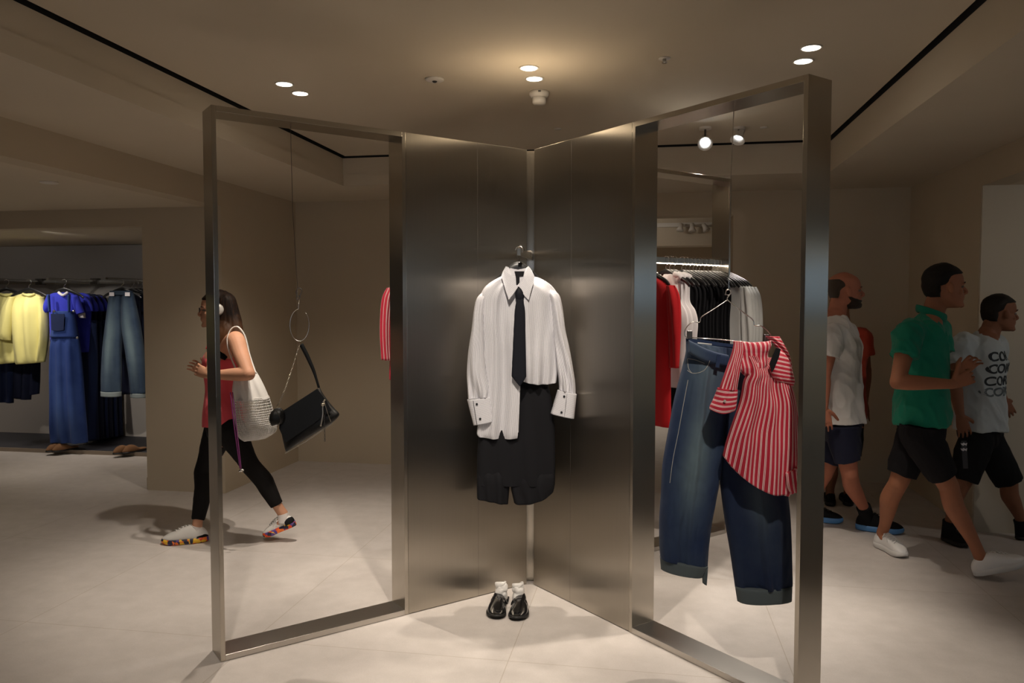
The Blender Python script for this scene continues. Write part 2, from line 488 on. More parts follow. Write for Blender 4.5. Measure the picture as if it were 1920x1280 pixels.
for key, W, a, b in wings:
    WM[key] = (W, a, b)
    rear = 'rear' in key
    y0 = .0
    t = thing('display_partition', desc_p[key], 'display panel', W @ Vector((.4, .07, 0)))
    bm = BM(); box(bm, S0 + (.17 if rear else 0), a - .001, y0, y0 + (D if not rear else .10), 0.004, HT, W); pn = obj('panel', bm, M_panel, t, bevel=.0015)
    if not rear:
        bm = BM(); box(bm, .345, .3457, -.0003, .001, .004, HT - .001, W); obj('seam', bm, mat('seam_grey', (.10, .09, .08), .5), pn)
    t = thing('display_portal', desc_f[key], 'display frame', W @ Vector(((a + b) / 2, .07, 0)))
    bm = BM(); box(bm, a, a + T, 0, D, 0.002, HT, W); obj('post', bm, M_frame, t, bevel=.001)
    bm = BM(); box(bm, b - T, b, 0, D, 0.002, HT, W); obj('post', bm, M_frame, t, bevel=.001)
    bm = BM(); box(bm, a + T, b - T, 0, D, HT - .024, HT, W); obj('top_rail', bm, M_frame, t, bevel=.001)
    bm = BM(); box(bm, a + T, b - T, 0, D, 0.002, .028, W); obj('bottom_rail', bm, M_rail, t, bevel=.001)
# corner post set back between the two front panels
bm = BM()
Wc = Matrix.Translation((CX, CY + .035, 0)) @ Matrix.Rotation(math.radians(8), 4, 'Z')
box(bm, -.05, .05, 0, .03, .004, HT + .003, Wc)
tag(obj('corner_post', bm, M_frame, bevel=.002), 'narrow steel corner post between the two steel panels', 'post')

# ================================================================== CEILING FIXTURES
M_lamp = mat('lamp_glow', (1, 1, 1), .5, emit=(1.0, .90, .76), estr=14)
M_white = mat('white_plastic', (.74, .70, .64), .45)
M_chrome = mat('chrome', (.75, .73, .70), .18, 1.0)
M_black = mat('black_plastic', (.012, .012, .013), .35)
def downlight(x, y, power, target, label, z=ZC, angle=80, r=.045, seen=True, soft=.022, color=WARM):
    t = thing('ceiling_downlight', label, 'downlight', (x, y, z), group='recessed ceiling downlights')
    bm = BM(); lathe(bm, [(r + .008, 0), (r + .008, -.004), (r, -.005), (r - .002, .0), (r - .004, 0.0)], (x, y, z)); obj('trim_ring', bm, M_white, t, smooth=True)
    bm = BM(); lathe(bm, [(r - .003, -.001), (r - .004, -.0045), (.022, -.006), (.018, -.010), (.001, -.012)], (x, y, z)); obj('lens', bm, M_lamp, t, smooth=True)
    if power: spot('downlight_lamp', (x, y, z - .018), target, power, angle, .6, radius=soft, color=color)
    return t
def CEILPT(px, py, z=ZC): return FLOOR(px, py, z)
c1 = CEILPT(992, 127); c2 = CEILPT(1002, 147)
l1 = CEILPT(533, 157); l2 = CEILPT(563, 174.5)
r1 = CEILPT(1521, 89); r2 = CEILPT(1506, 114)
downlight(c1.x, c1.y, 56, (c1.x + .05, c1.y - .95, 0), 'near one of the two lit downlights above the shirt, in the warm glow', angle=72)
downlight(c2.x, c2.y, 48, (c2.x - .1, c2.y - .8, 0), 'far one of the two lit downlights above the shirt, beside the smoke detector', angle=66)
downlight(l1.x, l1.y, 60, (-1.9, 4.2, 0), 'near one of the pair of lit downlights on the left of the ceiling')
downlight(l2.x, l2.y, 46, (-2.5, 5.2, 0), 'far one of the pair of lit downlights on the left of the ceiling', angle=95)
downlight(r1.x, r1.y, 55, (.45, 3.2, 0), 'near one of the pair of lit downlights above the right steel frame', angle=66)
downlight(r2.x, r2.y, 60, (.35, 4.7, .6), 'far one of the pair of lit downlights above the right steel frame', angle=66)
for (x, y, p, tg) in ((-.50, 2.45, 84, (-.66, 3.85, 1.1)), (-1.3, 1.9, 42, (-1.5, 3.3, 0.6)), (.55, 1.75, 62, (.27, 3.2, .9)), (-2.1, 1.6, 13, (-1.9, 3.3, 0))):
    spot('unseen_front_lamp', (x, y, ZC - .05), tg, p, 58, .7, radius=.03)  # unseen spots with no fitting, added to light the displays from the front
# added point light without a fitting, makes the glow around the centre lamps
ld = bpy.data.lights.new('ceiling_glow_fill', 'POINT'); ld.energy = 3.2; ld.color = (1, .78, .52); ld.shadow_soft_size = .03
o = bpy.data.objects.new('ceiling_glow_fill', ld); COL.objects.link(o); o.location = (c1.x + .02, c1.y - .1, ZC - .30)

# alcove and side areas
for x in (-4.9, -6.3, -7.9):
    spot('unseen_alcove_lamp', (x, 6.55, 2.22), (x, 7.5, .9), 16, 75, .8, NEUT, .03)
    spot('alcove_floor_lamp', (x, 6.75, 2.23), (x, 6.75, 0), 20, 75, .7, WARM, .03)
spot('unseen_alcove_lamp', (-4.6, 4.5, 2.32), (-5.1, 7.6, .95), 60, 32, .6, NEUT, .03)
spot('unseen_alcove_lamp', (-5.6, 4.5, 2.32), (-6.1, 7.6, .95), 60, 32, .6, NEUT, .03)

# unseen board and lamps, added for the bluish band mirrored in the steel posts
bm = BM(); box(bm, 8.80, 8.86, 1.2, 5.65, 1.48, 2.16); tag(obj('reflection_board', bm, mat('pale_blue_board', (.50, .62, .74), .7)), 'unseen pale blue board added for its reflection, far end of the right-hand area', 'wall board')
for y in (2.2, 3.5, 4.7): spot('reflection_board_lamp', (7.6, y, 2.28), (8.8, y, 1.75), 22, 100, .5, (.80, .90, 1.0), .04)
spot('side_area_fill', (-6.2, 3.2, 2.30), (-6.2, 3.4, 0), 26, 130, .9, WARM, .05)  # unseen lamp added to lift the left wall and pier
spot('side_area_fill', (-4.6, 1.6, 2.30), (-4.6, 1.8, 0), 5, 130, .9, WARM, .05)  # weaker unseen lamp added for bounce on the left side
spot('side_area_fill', (3.9, 3.9, 2.30), (3.1, 5.7, 1.2), 13, 100, .9, NEUT, .05)  # unseen lamp added to brighten the right area's end wall
spot('back_area_fill', (-.4, 7.75, 2.44), (-.1, 8.6, 2.2), 3, 140, .9, WARM, .05)  # added without a fitting to brighten the beam beyond the opening
spot('back_area_fill', (-.3, 10.2, 2.46), (-.3, 10.6, 0), 45, 140, .9, WARM, .05)  # added without a fitting to brighten the room beyond the opening
spot('unseen_alcove_lamp', (-5.6, 6.4, 2.22), (-5.6, 8.0, 1.7), 3, 80, .9, NEUT, .05)  # weak lamp added to brighten the alcove's back panel
spot('unseen_alcove_lamp', (-7.2, 6.4, 2.22), (-7.2, 8.0, 1.7), 3, 80, .9, NEUT, .05)  # second weak lamp added for the same back panel
# ================================================================== CENTRE: BRACKET, SHIRT, TIE, SHORTS, LOAFERS
M_shirt = striped('white_striped_cotton', (.74, .735, .76), (.16, .16, .22), .0046, .0013)
M_shirt_h = striped('white_striped_cotton_cuff', (.74, .735, .76), (.16, .16, .22), .0046, .0013, axis=1)
M_blackcloth = fabric('black_wool', (.010, .010, .012), .8, sheen=.03)
M_tie = fabric('black_tie_silk', (.010, .011, .016), .55, sheen=.02)
M_btn = mat('black_button', (.008, .008, .009), .3)
M_hook = mat('dark_steel_wire', (.16, .15, .14), .35, 1.0)
DS = 3.93
t = thing('hanging_bracket', 'short steel bracket arm in the corner that carries the striped shirt', 'bracket', (CX + .02, CY - .1, 1.80))
A = P(973, 472, 3.84); B = Vector((CX, CY + .03, A.z))
dirv = (B - A); dirv.z = 0; L = dirv.length; dirv.normalize(); sd = Vector((dirv.y, -dirv.x, 0))
bm = BM(); box(bm, -.009, .009, 0, L, -.018, .018, Matrix((( sd.x, dirv.x, 0, A.x), (sd.y, dirv.y, 0, A.y), (0, 0, 1, A.z), (0, 0, 0, 1)))); obj('arm', bm, M_frame, t, bevel=.001)
for q in (.015, L - .09):
    bm = BM(); c = A + dirv * q
    wire(bm, [c + sd * .014 - Vector((0, 0, .004)), c + sd * .012 + Vector((0, 0, .024)), c - sd * .012 + Vector((0, 0, .024)), c - sd * .02 + Vector((0, 0, .010))], .0025, 6, 12)
    obj('hook_pin', bm, M_chrome, t, smooth=True)
# hanger
HC = P(972, 500, DS)
t = thing('clothes_hanger', 'black hanger inside the white striped shirt collar', 'hanger', HC)
bm = BM()
tube(bm, [(*P(900, 560, DS + .005), .006, .016), (*P(940, 521, DS + .005), .007, .020), (*P(956, 507, DS), .008, .022), (*P(972, 500, DS), .009, .026), (*P(987, 507, DS), .008, .022), (*P(1003, 521, DS + .005), .007, .020), (*P(1040, 556, DS + .005), .006, .016)], 14, 40, side=FWH)
obj('shoulder_bar', bm, M_black, t, smooth=True)
bm = BM(); wire(bm, [P(972, 496, DS), P(973, 486, DS), P(970, 480, DS - .03), P(973, 468, DS - .045) + Vector((0, 0, .012)), P(979, 463, DS - .04) + Vector((0, 0, .008)), P(984, 470, DS - .03)], .0022, 8, 30); obj('hook', bm, M_hook, t, smooth=True)

# the shirt
sh = thing('striped_shirt', 'white oversized shirt with thin dark stripes hanging on the steel corner', 'shirt', P(970, 600, DS))
def fb(u, v):
    w = .014 * math.sin(2 * PI * (1.6 * u + .15 * v) + 1.0) + .005 * math.sin(2 * PI * (5.3 * u + .25 * v)) * (.3 + .7 * v) + .006 * math.sin(2 * PI * (4.1 * u - .5 * v)) * v
    # diagonal pulls from the shoulders and gathers towards the tuck
    w += .010 * math.exp(-((u - .26 + .10 * v) / .035) ** 2) * math.sin(PI * min(1, v * 1.1)) - .009 * math.exp(-((u - .19 + .04 * v) / .03) ** 2) * min(1, 2 * v)
    w += .006 * noise.noise(Vector((u * 6, v * 5, 1.3)))
    if u > .55: w += .010 * math.sin(9 * (u - .55) * 6 + v * 3) * max(0, v - .55) * 2
    return w
def fl_(u, v): return fb(u * .5, min(1, v * 1.5)) + .006 * math.sin(2 * PI * (2.3 * u + .4 * v)) * max(0, v - .6) * 2
def fr2(u, v): return fb(.5 + u * .5, v)
bm = strip([((942, 517), (972, 524), .025), ((926, 525), (972, 533), .04), ((910, 537), (973, 544), .05), ((900, 555), (973, 558), .055), ((898, 575), (973, 577), .055),
            ((900, 610), (973, 610), .055), ((904, 645), (973, 645), .055), ((904, 675), (973, 675), .053), ((902, 720), (974, 718), .050), ((899, 760), (973, 760), .046), ((896, 795), (971.5, 793), .040), ((894, 812), (971, 812), .034), ((897, 818), (970, 820), .026)],
           DS, 50, 110, fold=fl_, uvw=.198, back=.5, sharp=4.0, cut='R', sag=lambda v: 3 * max(0, v - .9) * 10)
bm = strip([((972, 524), (1001, 517), .025), ((972, 533), (1018, 524), .04), ((971, 544), (1035, 536), .05), ((971, 558), (1046, 553), .055), ((971, 577), (1048, 573), .055),
            ((971, 610), (1045, 610), .055), ((971, 645), (1042, 645), .055), ((971, 675), (1044, 675), .055), ((971, 700), (1045, 700), .05), ((972, 710), (1043, 717), .042)],
           DS, 50, 90, fold=fr2, uvw=.198, back=.5, sharp=4.0, cut='L', sag=lambda v: 6 * max(0, v - .9) * 10, bm=bm, uvo=.198)
obj('shirt_body', bm, M_shirt, sh)
def fs_(seed, sign=1):
    r = folds(1.6, .012, .9, seed, lo=.5)
    def f(u, v):
        return r(u, v) + .007 * math.sin(2 * PI * 4 * u) * max(0, v - .62) * 2.4
    return f
bm = strip([((914, 544), (917, 544), .01), ((902, 550), (920, 553), .03), ((893, 562), (916, 568), .04), ((888, 585), (912, 590), .045), ((884, 620), (911, 622), .046), ((878, 660), (911, 660), .045), ((875.5, 700), (914, 700), .043), ((877, 730), (920, 728), .040), ((878, 747), (919, 743), .034)],
           DS, 36, 70, fold=fs_(3), back=.6, off=.012, uvw=.115); obj('sleeve', bm, M_shirt, sh)
bm = strip([((1031, 543), (1034, 543), .01), ((1028, 552), (1045, 549), .03), ((1032, 566), (1051, 560), .04), ((1034, 590), (1056, 585), .045), ((1037, 620), (1060, 618), .045), ((1040, 650), (1067, 650), .043), ((1043, 680), (1073, 683), .042), ((1047, 710), (1078, 715), .038), ((1048, 730), (1079, 738), .034)],
           DS, 36, 70, fold=fs_(8), back=.6, off=.012, uvw=.11); obj('sleeve', bm, M_shirt, sh)
for (a, b, c, e, btn, seam) in (((876, 748), (922, 743), (928, 788), (888, 796), ((894.8, 754.8), (901, 782)), ((888, 749), (895, 793))),
                          ((1045, 730), (1081, 738), (1076, 784), (1032, 774), ((1056.6, 740.8), (1051.6, 770)), ((1062, 735), (1057, 779)))):
    bm = strip([(a, b, .034), (((a[0] + e[0]) / 2, (a[1] + e[1]) / 2), ((b[0] + c[0]) / 2, (b[1] + c[1]) / 2), .035), (e, c, .034)], DS, 24, 16, back=.7, off=.014, sharp=3, uvw=.12)
    cf = obj('cuff', bm, M_shirt_h, sh)
    for q in btn:
        bm = BM(); c0 = P(*q, DS) - FWH * .052; cyl(bm, c0, .0055, .004, 16, FWH.to_track_quat('Z', 'Y').to_matrix()); obj('button', bm, M_btn, cf)
    bm = BM(); wire(bm, [P(*seam[0], DS) - FWH * .047, P((seam[0][0] + seam[1][0]) / 2, (seam[0][1] + seam[1][1]) / 2, DS) - FWH * .0495, P(*seam[1], DS) - FWH * .047], .0012, 5); obj('seam', bm, M_btn, cf)
# collar: inner back, two leaves
bm = plate([(950, 507), (957, 503), (971, 506), (986, 503), (992, 507), (986, 520), (972, 543), (958, 520)], DS, .004, .030)
obj('collar_back', bm, M_shirt_h, sh)
bm = plate([(948.8, 500), (954, 502), (960, 518), (970.5, 539.5), (962, 552), (954, 562), (948, 543), (944, 530), (940, 518), (944, 508)], DS, .005, .080, .5, offs=[-.03, -.028, -.01, .004, .006, .006, 0, -.008, -.02, -.03])
obj('collar_leaf', bm, M_shirt, sh)
bm = plate([(990.5, 499.5), (986, 503), (982, 518), (973, 539.5), (981, 552), (990.5, 563), (995, 545), (999, 532), (1001.5, 519), (997, 508)][::-1], DS, .005, .080, -.45, offs=[-.03, -.028, -.01, .004, .006, .006, 0, -.008, -.02, -.03][::-1])
obj('collar_leaf', bm, M_shirt, sh)
bm = plate([(964.5, 509), (983, 509), (981, 518), (974, 519), (974, 535), (968, 535), (967, 519)], DS, .002, .036); obj('neck_label', bm, M_blackcloth, sh)
bm = BM(); wire(bm, [P(975, 712, DS) - FWH * .056, P(973, 770, DS) - FWH * .048, P(971.5, 808, DS) - FWH * .040], .0012, 5); obj('placket_edge', bm, M_shirt, sh)
# tie
ti = thing('necktie', 'plain black necktie under the collar of the striped shirt', 'necktie', P(973, 620, DS))
bm = strip([((970.5, 538), (974.5, 538), .006), ((965.5, 549), (982, 549), .013), ((967, 560), (981.5, 560), .011), ((968, 563), (981, 563), .006)], DS, 14, 14, off=.080, back=.8); obj('knot', bm, M_tie, ti)
bm = strip([((968.5, 560), (980.5, 560), .005), ((965, 581), (984, 581), .006), ((962, 640), (985, 640), .006), ((959.3, 700), (986, 700), .006), ((959.5, 703), (986, 703), .006), ((966.6, 712), (981, 712), .005), ((973.6, 720.5), (974.6, 720.5), .003)],
           DS, 20, 60, off=.084, back=.8, sharp=5, smoothpath=False); obj('blade', bm, M_tie, ti)
# shorts
so = thing('tailored_shorts', 'black long tailored shorts hanging below the striped shirt', 'shorts', P(970, 850, DS))
fo = folds(3, .008, .2, 4, lo=.5)
bm = strip([((930, 712), (1024, 712), .03), ((915, 735), (1033, 740), .04), ((900, 790), (1040, 790), .045), ((894, 850), (1042, 850), .045), ((893.5, 900), (1041.5, 900), .04), ((893.5, 912), (1041, 912), .038)], DS, 60, 60, fold=fo, back=.7, off=-.035, sharp=2.8)
bm = strip([((895, 870), (957, 870), .030, -.06), ((893.5, 893), (957, 893), .038, -.036), ((893.5, 915), (955.5, 915), .038), ((894, 937), (952.5, 948), .032)], DS, 30, 20, fold=fo, back=.7, off=-.033, bm=bm, sharp=3)
bm = strip([((956.5, 870), (1040, 870), .030, -.06), ((956.5, 893), (1041.5, 893), .038, -.036), ((957.5, 915), (1040.5, 912), .038), ((964, 945.5), (1038, 925), .032)], DS, 30, 20, fold=fo, back=.7, off=-.033, bm=bm, sharp=3, sag=lambda v: 9 * v)
obj('shorts_body', bm, M_blackcloth, so)
bm = strip([((972, 711), (1026, 713), .01), ((972, 722), (1028, 724), .01)], DS, 20, 6, back=.8, off=-.010, sharp=4); obj('waistband', bm, M_blackcloth, so)

# ------------------------------------------------------------------ shoes in general
def shoe_rings(L, ws, hs, z0=0.0, n=26, ns=28, taper=.0):
    """rings along y from heel to toe. ws, hs: control half widths and heights"""
    out = []
    for i in range(n):
        t = i / (n - 1); tt = .5 - .5 * math.cos(PI * t)
        w = cat_pts(ws, tt * (len(ws) - 1))[0]; h = cat_pts(hs, tt * (len(hs) - 1))[0]
        e = math.sqrt(max(0, 1 - abs(2 * tt - 1) ** 7))
        w *= max(e, .05)
        ring = []
        for k in range(ns):
            a = 2 * PI * k / ns; c, s = math.cos(a), math.sin(a)
            x = w * math.copysign(abs(c) ** .8, c)
            z = z0 + (h * max(s, 0) ** .75 * max(e, .25) if s > 0 else -.004 * abs(s))
            ring.append(Vector((x, (tt - .28) * L, z)))
        out.append(ring)
    return out
def asym(rings, sgn, L, k=.011):
    for r in rings:
        for v in r:
            f = v.y / L; v.x += sgn * k * math.sin(PI * max(0, min(1, (f + .28)))) * (1 if f > 0 else .3)
    return rings
def xf(bm, M): bmesh.ops.transform(bm, matrix=M, verts=bm.verts[:]); return bm
def make_shoe(parent, M, L, m_up, m_sole, kind='sneaker', sgn=1, m_lace=None, sole_th=.028, worn=False):
    """adds upper (with laces / strap) and sole under parent. local frame: y to the toe, z up, origin under the ankle"""
    if kind == 'loafer':
        W = [(.030,), (.034,), (.036,), (.037,), (.046,), (.048,), (.036,)]; H = [(.058,), (.066,), (.060,), (.052,), (.042,), (.030,), (.018,)]; zs = .018
    elif kind == 'boot':
        W = [(.034,), (.038,), (.038,), (.040,), (.047,), (.048,), (.036,)]; H = [(.075,), (.085,), (.085,), (.070,), (.048,), (.036,), (.024,)]; zs = sole_th
    else:
        W = [(.032,), (.037,), (.038,), (.041,), (.049,), (.048,), (.036,)]; H = [(.058,), (.072,), (.082,), (.076,), (.054,), (.038,), (.024,)]; zs = sole_th
    s = L / .29
    W = [(w[0] * s,) for w in W]; H = [(h[0] * s,) for h in H]
    bm = BM(); skinring(bm, asym(shoe_rings(L, W, H, zs), sgn, L)); xf(bm, M); up = obj('shoe' if worn else 'upper', bm, m_up, parent, smooth=True)
    bm = BM()
    rr = asym(shoe_rings(L * 1.025, [(w[0] + .004,) for w in W], [(.001,)] * 7, zs), sgn, L)
    rings = []
    for r in rr:
        q = []
        for v in r: q.append(Vector((v.x, v.y, zs + .004 if v.z > zs else 0.0)))
        rings.append(q)
    # a slab: top and bottom follow the outline
    bm = BM(); outline = []
    ns = 44
    for k in range(ns):
        a = 2 * PI * k / ns; yy = .5 - .5 * math.cos(a) if a <= PI else .5 - .5 * math.cos(2 * PI - a)
        w = cat_pts([(x[0] + .004,) for x in W], yy * 6)[0] * math.sqrt(max(0, 1 - abs(2 * yy - 1) ** 7))
        x = (w if a <= PI else -w) + sgn * .011 * math.sin(PI * yy) * (1 if yy > .28 else .3)
        outline.append((x, (yy - .28) * L * 1.02))
    def rock(y): return .010 * max(0, (y / L - .52) / .2) ** 2
    lv = [(.0, .94), (.004, 1.0), (zs * .6, 1.01), (zs + .003, .985)]
    if kind == 'loafer':
        lv = [(.006, .96), (.010, 1.02), (zs, 1.02), (zs + .003, .99)]
    rings = [[Vector((x * k, y * k, z + rock(y) * (1 - z / .05))) for x, y in outline] for z, k in lv]
    skinring(bm, rings); xf(bm, M); so_ = obj('sole', bm, m_sole, up if worn else parent, smooth=True)
    if kind == 'loafer':
        bm = BM(); rr = shoe_rings(L, W, H, zs)
        pts = [Vector((-.041, .055, zs + .012)), Vector((-.030, .058, zs + .036)), Vector((0, .060, zs + .0475)), Vector((.030, .058, zs + .036)), Vector((.041, .055, zs + .012))]
        tube(bm, [(*(p + Vector((sgn * .007, 0, 0))), .013, .0035) for p in pts], 12, 24, side=(0, 1, 0)); xf(bm, M); obj('strap', bm, m_up, parent, smooth=True)
        bm = BM(); a = [Vector((.027 * math.cos(q) + sgn * .009, .062 + .078 * math.sin(q), zs + .045 - .022 * math.sin(q))) for q in [PI * i / 12 for i in range(13)]]
        wire(bm, a, .0028, 6, 30); xf(bm, M); obj('apron_seam', bm, m_up, parent, smooth=True)
        bm = BM(); box(bm, -.033, .033, -.28 * L, -.28 * L + .07, 0.0, .017); xf(bm, M); obj('heel', bm, m_sole, parent, bevel=.004)
    if m_lace:
        bm = BM()
        for i in range(5):
            y = (.10 + .07 * i) * L; zt = zs + cat_pts(H, (.28 + .10 + .07 * i) * 6)[0] + .002; w = .020
            wire(bm, [Vector((-w, y, zt - .008)), Vector((0, y + .004, zt)), Vector((w, y, zt - .008))], .003, 6, 8)
            wire(bm, [Vector((-w, y, zt - .008)), Vector((0, y + .012, zt + .001)), Vector((w, y + .022, zt - .010))], .0025, 6, 8)
        for sx in (-1, 1):
            y = .10 * L; zt = zs + .062 * s
            wire(bm, [Vector((0, y, zt)), Vector((sx * .022, y + .01, zt + .014)), Vector((sx * .036, y + .012, zt - .004)), Vector((sx * .014, y + .004, zt + .002))], .0022, 6, 14)
            wire(bm, [Vector((0, y, zt)), Vector((sx * .020, y + .030, zt - .004)), Vector((sx * .030, y + .05, zt - .024))], .002, 6, 10)
        xf(bm, M); obj('laces', bm, m_lace, up, smooth=True)
    return up, so_
def place(p, heading, pitch=0.0, roll=0.0):
    """frame with local y pointing along heading (a horizontal vector)"""
    h = Vector((heading[0], heading[1], 0)).normalized(); a = math.atan2(-h.x, h.y)
    return Matrix.Translation(Vector(p)) @ Matrix.Rotation(a, 4, 'Z') @ Matrix.Rotation(pitch, 4, 'X') @ Matrix.Rotation(roll, 4, 'Y')
M_patent = mat('black_patent_leather', (.006, .006, .007), .13, coat=.8)
M_dksole = mat('black_rubber', (.01, .01, .01), .5)
M_sock = fabric('white_sock_knit', (.78, .76, .73), .9, 500, .3)
for (toe, hx, sg, lab) in (((932, 1157), 944, 1, 'glossy black loafer, the left one of the pair on the floor'), ((969, 1160), 974, -1, 'glossy black loafer, the right one of the pair on the floor')):
    T_ = FLOOR(*toe); H_ = FLOOR(hx, toe[1] - 36); hd = (T_ - H_); hd.z = 0; hd.normalize()
    org = T_ - hd * .165
    t = thing('loafer', lab, 'shoe', org, group=None)
    Ms = place(org, hd)
    make_shoe(t, Ms, .275, M_patent, M_dksole, 'loafer', sg)
    k = thing('sock', 'crumpled white sock standing in the %s glossy black loafer' % ('left' if sg == 1 else 'right'), 'sock', org + Vector((0, 0, .03)))
    bm = BM()
    pts = [(0, .0, .035, .030, .040), (0, .0, .06, .031, .042), (.003 * sg, .002, .078, .028, .036), (-.004 * sg, .0, .092, .030, .034), (0, -.004, .104, .027, .032), (.004, -.006, .112, .028, .032)]
    tube(bm, pts, 28, 36, side=(1, 0, 0)); xf(bm, Ms); o = obj('sock_tube', bm, M_sock, k, smooth=True)
    displace(o.data, lambda c, nn: .006 * noise.noise(c * 38) + .002 * noise.noise(c * 110))
    bm = BM(); tube(bm, [(-.001, -.002, .100, .028, .033), (.004, -.004, .110, .031, .034), (.005, -.006, .117, .027, .031)], 28, 8, side=(1, 0, 0)); xf(bm, Ms); obj('cuff', bm, M_sock, k, smooth=True)
# ================================================================== LEFT FRAME: WIRE, RING, HANDBAG
def wing_point(key, off, px=None, t=None, z=1.0):
    """point on the wing's plane (off metres behind its face) that shows at column px"""
    W = WM[key][0]
    if t is None:
        lo, hi = 0.0, 2.2
        def col(t):
            p = CM.inverted() @ (W @ Vector((t, off, z))); return 960 + F * p.x / -p.z
        inc = col(hi) > col(lo)
        for _ in range(50):
            m = (lo + hi) / 2
            if (col(m) < px) == inc: lo = m
            else: hi = m
        t = lo
    return W @ Vector((t, off, z)), t
def depth(p): return -(CM.inverted() @ p).z
M_leather = mat('black_leather', (.006, .006, .006), .42, spec=.3)
M_gold = mat('pale_metal', (.62, .56, .46), .28, 1.0)
p0, t0 = wing_point('left front', .07, px=552, z=1.3); DB = depth(p0)
def chain(bm, pts, step, r, w):
    pts = [Vector(p) for p in pts]; L = sum((b - a).length for a, b in zip(pts[:-1], pts[1:])); n_ = max(2, int(L / step))
    q = resample([tuple(p) for p in pts], n_ + 1)
    for i in range(n_):
        a, b = Vector(q[i]), Vector(q[i + 1]); c = (a + b) / 2; z = (b - a).normalized(); x = z.orthogonal().normalized()
        if i % 2: x = z.cross(x)
        ring = [c + z * math.cos(2 * PI * k / 10) * step * .62 + x * math.sin(2 * PI * k / 10) * w for k in range(11)]
        wire(bm, ring, r, 5)
    return bm
t = thing('suspension_wire', 'thin wire with a snap hook and large metal ring holding the handbag', 'wire', P(552, 550, DB))
top = P(545, 252, DB); top.z = HT - .024
bm = BM(); wire(bm, [top, P(549, 400, DB), P(558, 540, DB)], .0013, 6); obj('cable', bm, M_hook, t)
bm = BM(); wire(bm, [P(558, 541, DB), P(555, 548, DB), P(560, 556, DB), P(566, 546, DB), P(563, 540, DB), P(558, 541, DB)], .002, 6, 24); wire(bm, [P(558, 545, DB), P(556, 560, DB), P(561, 560, DB), P(563, 552, DB)], .002, 6, 12); obj('snap_hook', bm, M_hook, t, smooth=True)
bm = BM(); pts = [P(561, 562, DB), P(560, 573, DB)] + [P(561.5 + 18 * math.sin(a) , 609 - 30 * math.cos(a), DB) for a in [-.1 - (2 * PI - .75) * i / 40 for i in range(41)]]
wire(bm, pts, .0016, 6); obj('ring', bm, M_chrome, t, smooth=True)
t = thing('handbag', 'black leather handbag tilted on its strap and chain in the left steel frame', 'handbag', P(575, 780, DB))
edge = dict(back=.9, sharp=4)
bm = strip([((531, 771), (600, 727), .012), ((528, 781), (606, 738), .035), ((527, 795), (616, 752), .042), ((528, 812), (627, 765), .045), ((531, 828), (636, 775), .042), ((534, 841), (633, 783), .035), ((536, 847), (624, 792), .018)],
           DB, 40, 40, fold=lambda u, v: .004 * noise.noise(Vector((u * 4, v * 3, 2))), **edge)
obj('body', bm, M_leather, t, smooth=True)
bm = plate([(532, 770), (600, 726), (616, 747), (626, 766), (592, 792), (562, 812), (541, 826), (529, 800)], DB, .006, .046); obj('flap', bm, M_leather, t, bevel=.002)
bm = BM(); tube(bm, [(*P(564.5, 645, DB), .010, .003), (*P(575, 665, DB), .010, .003), (*P(587, 692, DB), .008, .003), (*P(593, 710, DB), .006, .003), (*P(598, 727, DB), .006, .003)], 10, 30, side=RT); obj('strap', bm, M_leather, t, smooth=True)
bm = BM(); chain(bm, [P(562, 645, DB - .01), P(548, 690, DB - .015), P(532, 735, DB - .015), P(519.5, 762, DB - .015)], .009, .0011, .0032); obj('chain', bm, M_gold, t)
bm = strip([((514, 766), (526, 764), .008), ((507, 775), (532, 770), .022), ((505, 785), (535, 782), .026), ((507, 793), (531, 793), .02), ((509, 798), (522, 796), .008)], DB - .05, 20, 20, back=.9, sharp=3, fold=folds(1, .003, 0, 2)); pc = obj('coin_pouch', bm, M_leather, t, smooth=True)
bm = BM(); wire(bm, [P(527, 765, DB) - FWH * .075, P(533, 775, DB) - FWH * .075, P(534, 786, DB) - FWH * .075, P(528, 796, DB) - FWH * .072], .0018, 6, 16); obj('zip', bm, M_hook, pc)
bm = BM()
wire(bm, [P(615, 746, DB) - FWH * .055, P(611, 754, DB) - FWH * .058, P(611, 775, DB) - FWH * .06, P(607, 795, DB) - FWH * .06], .004, 6, 16)
wire(bm, [P(613, 748, DB) - FWH * .055, P(619, 768, DB) - FWH * .058, P(625, 787, DB) - FWH * .05], .0015, 6, 16)
ball(bm, P(611, 755, DB) - FWH * .058, .009); obj('zip_pull', bm, M_gold, t, smooth=True)
bm = BM(); chain(bm, [P(613, 775, DB) - FWH * .055, P(614, 800, DB) - FWH * .055, P(614, 823, DB) - FWH * .05], .009, .0011, .003); obj('tassel_chain', bm, M_hook, t)
bm = BM(); wire(bm, [P(537, 848, DB) - FWH * .02, P(580, 823, DB) - FWH * .036, P(624, 793, DB) - FWH * .02], .0018, 6, 20); obj('piping', bm, mat('grey_edge', (.25, .23, .2), .4), t)

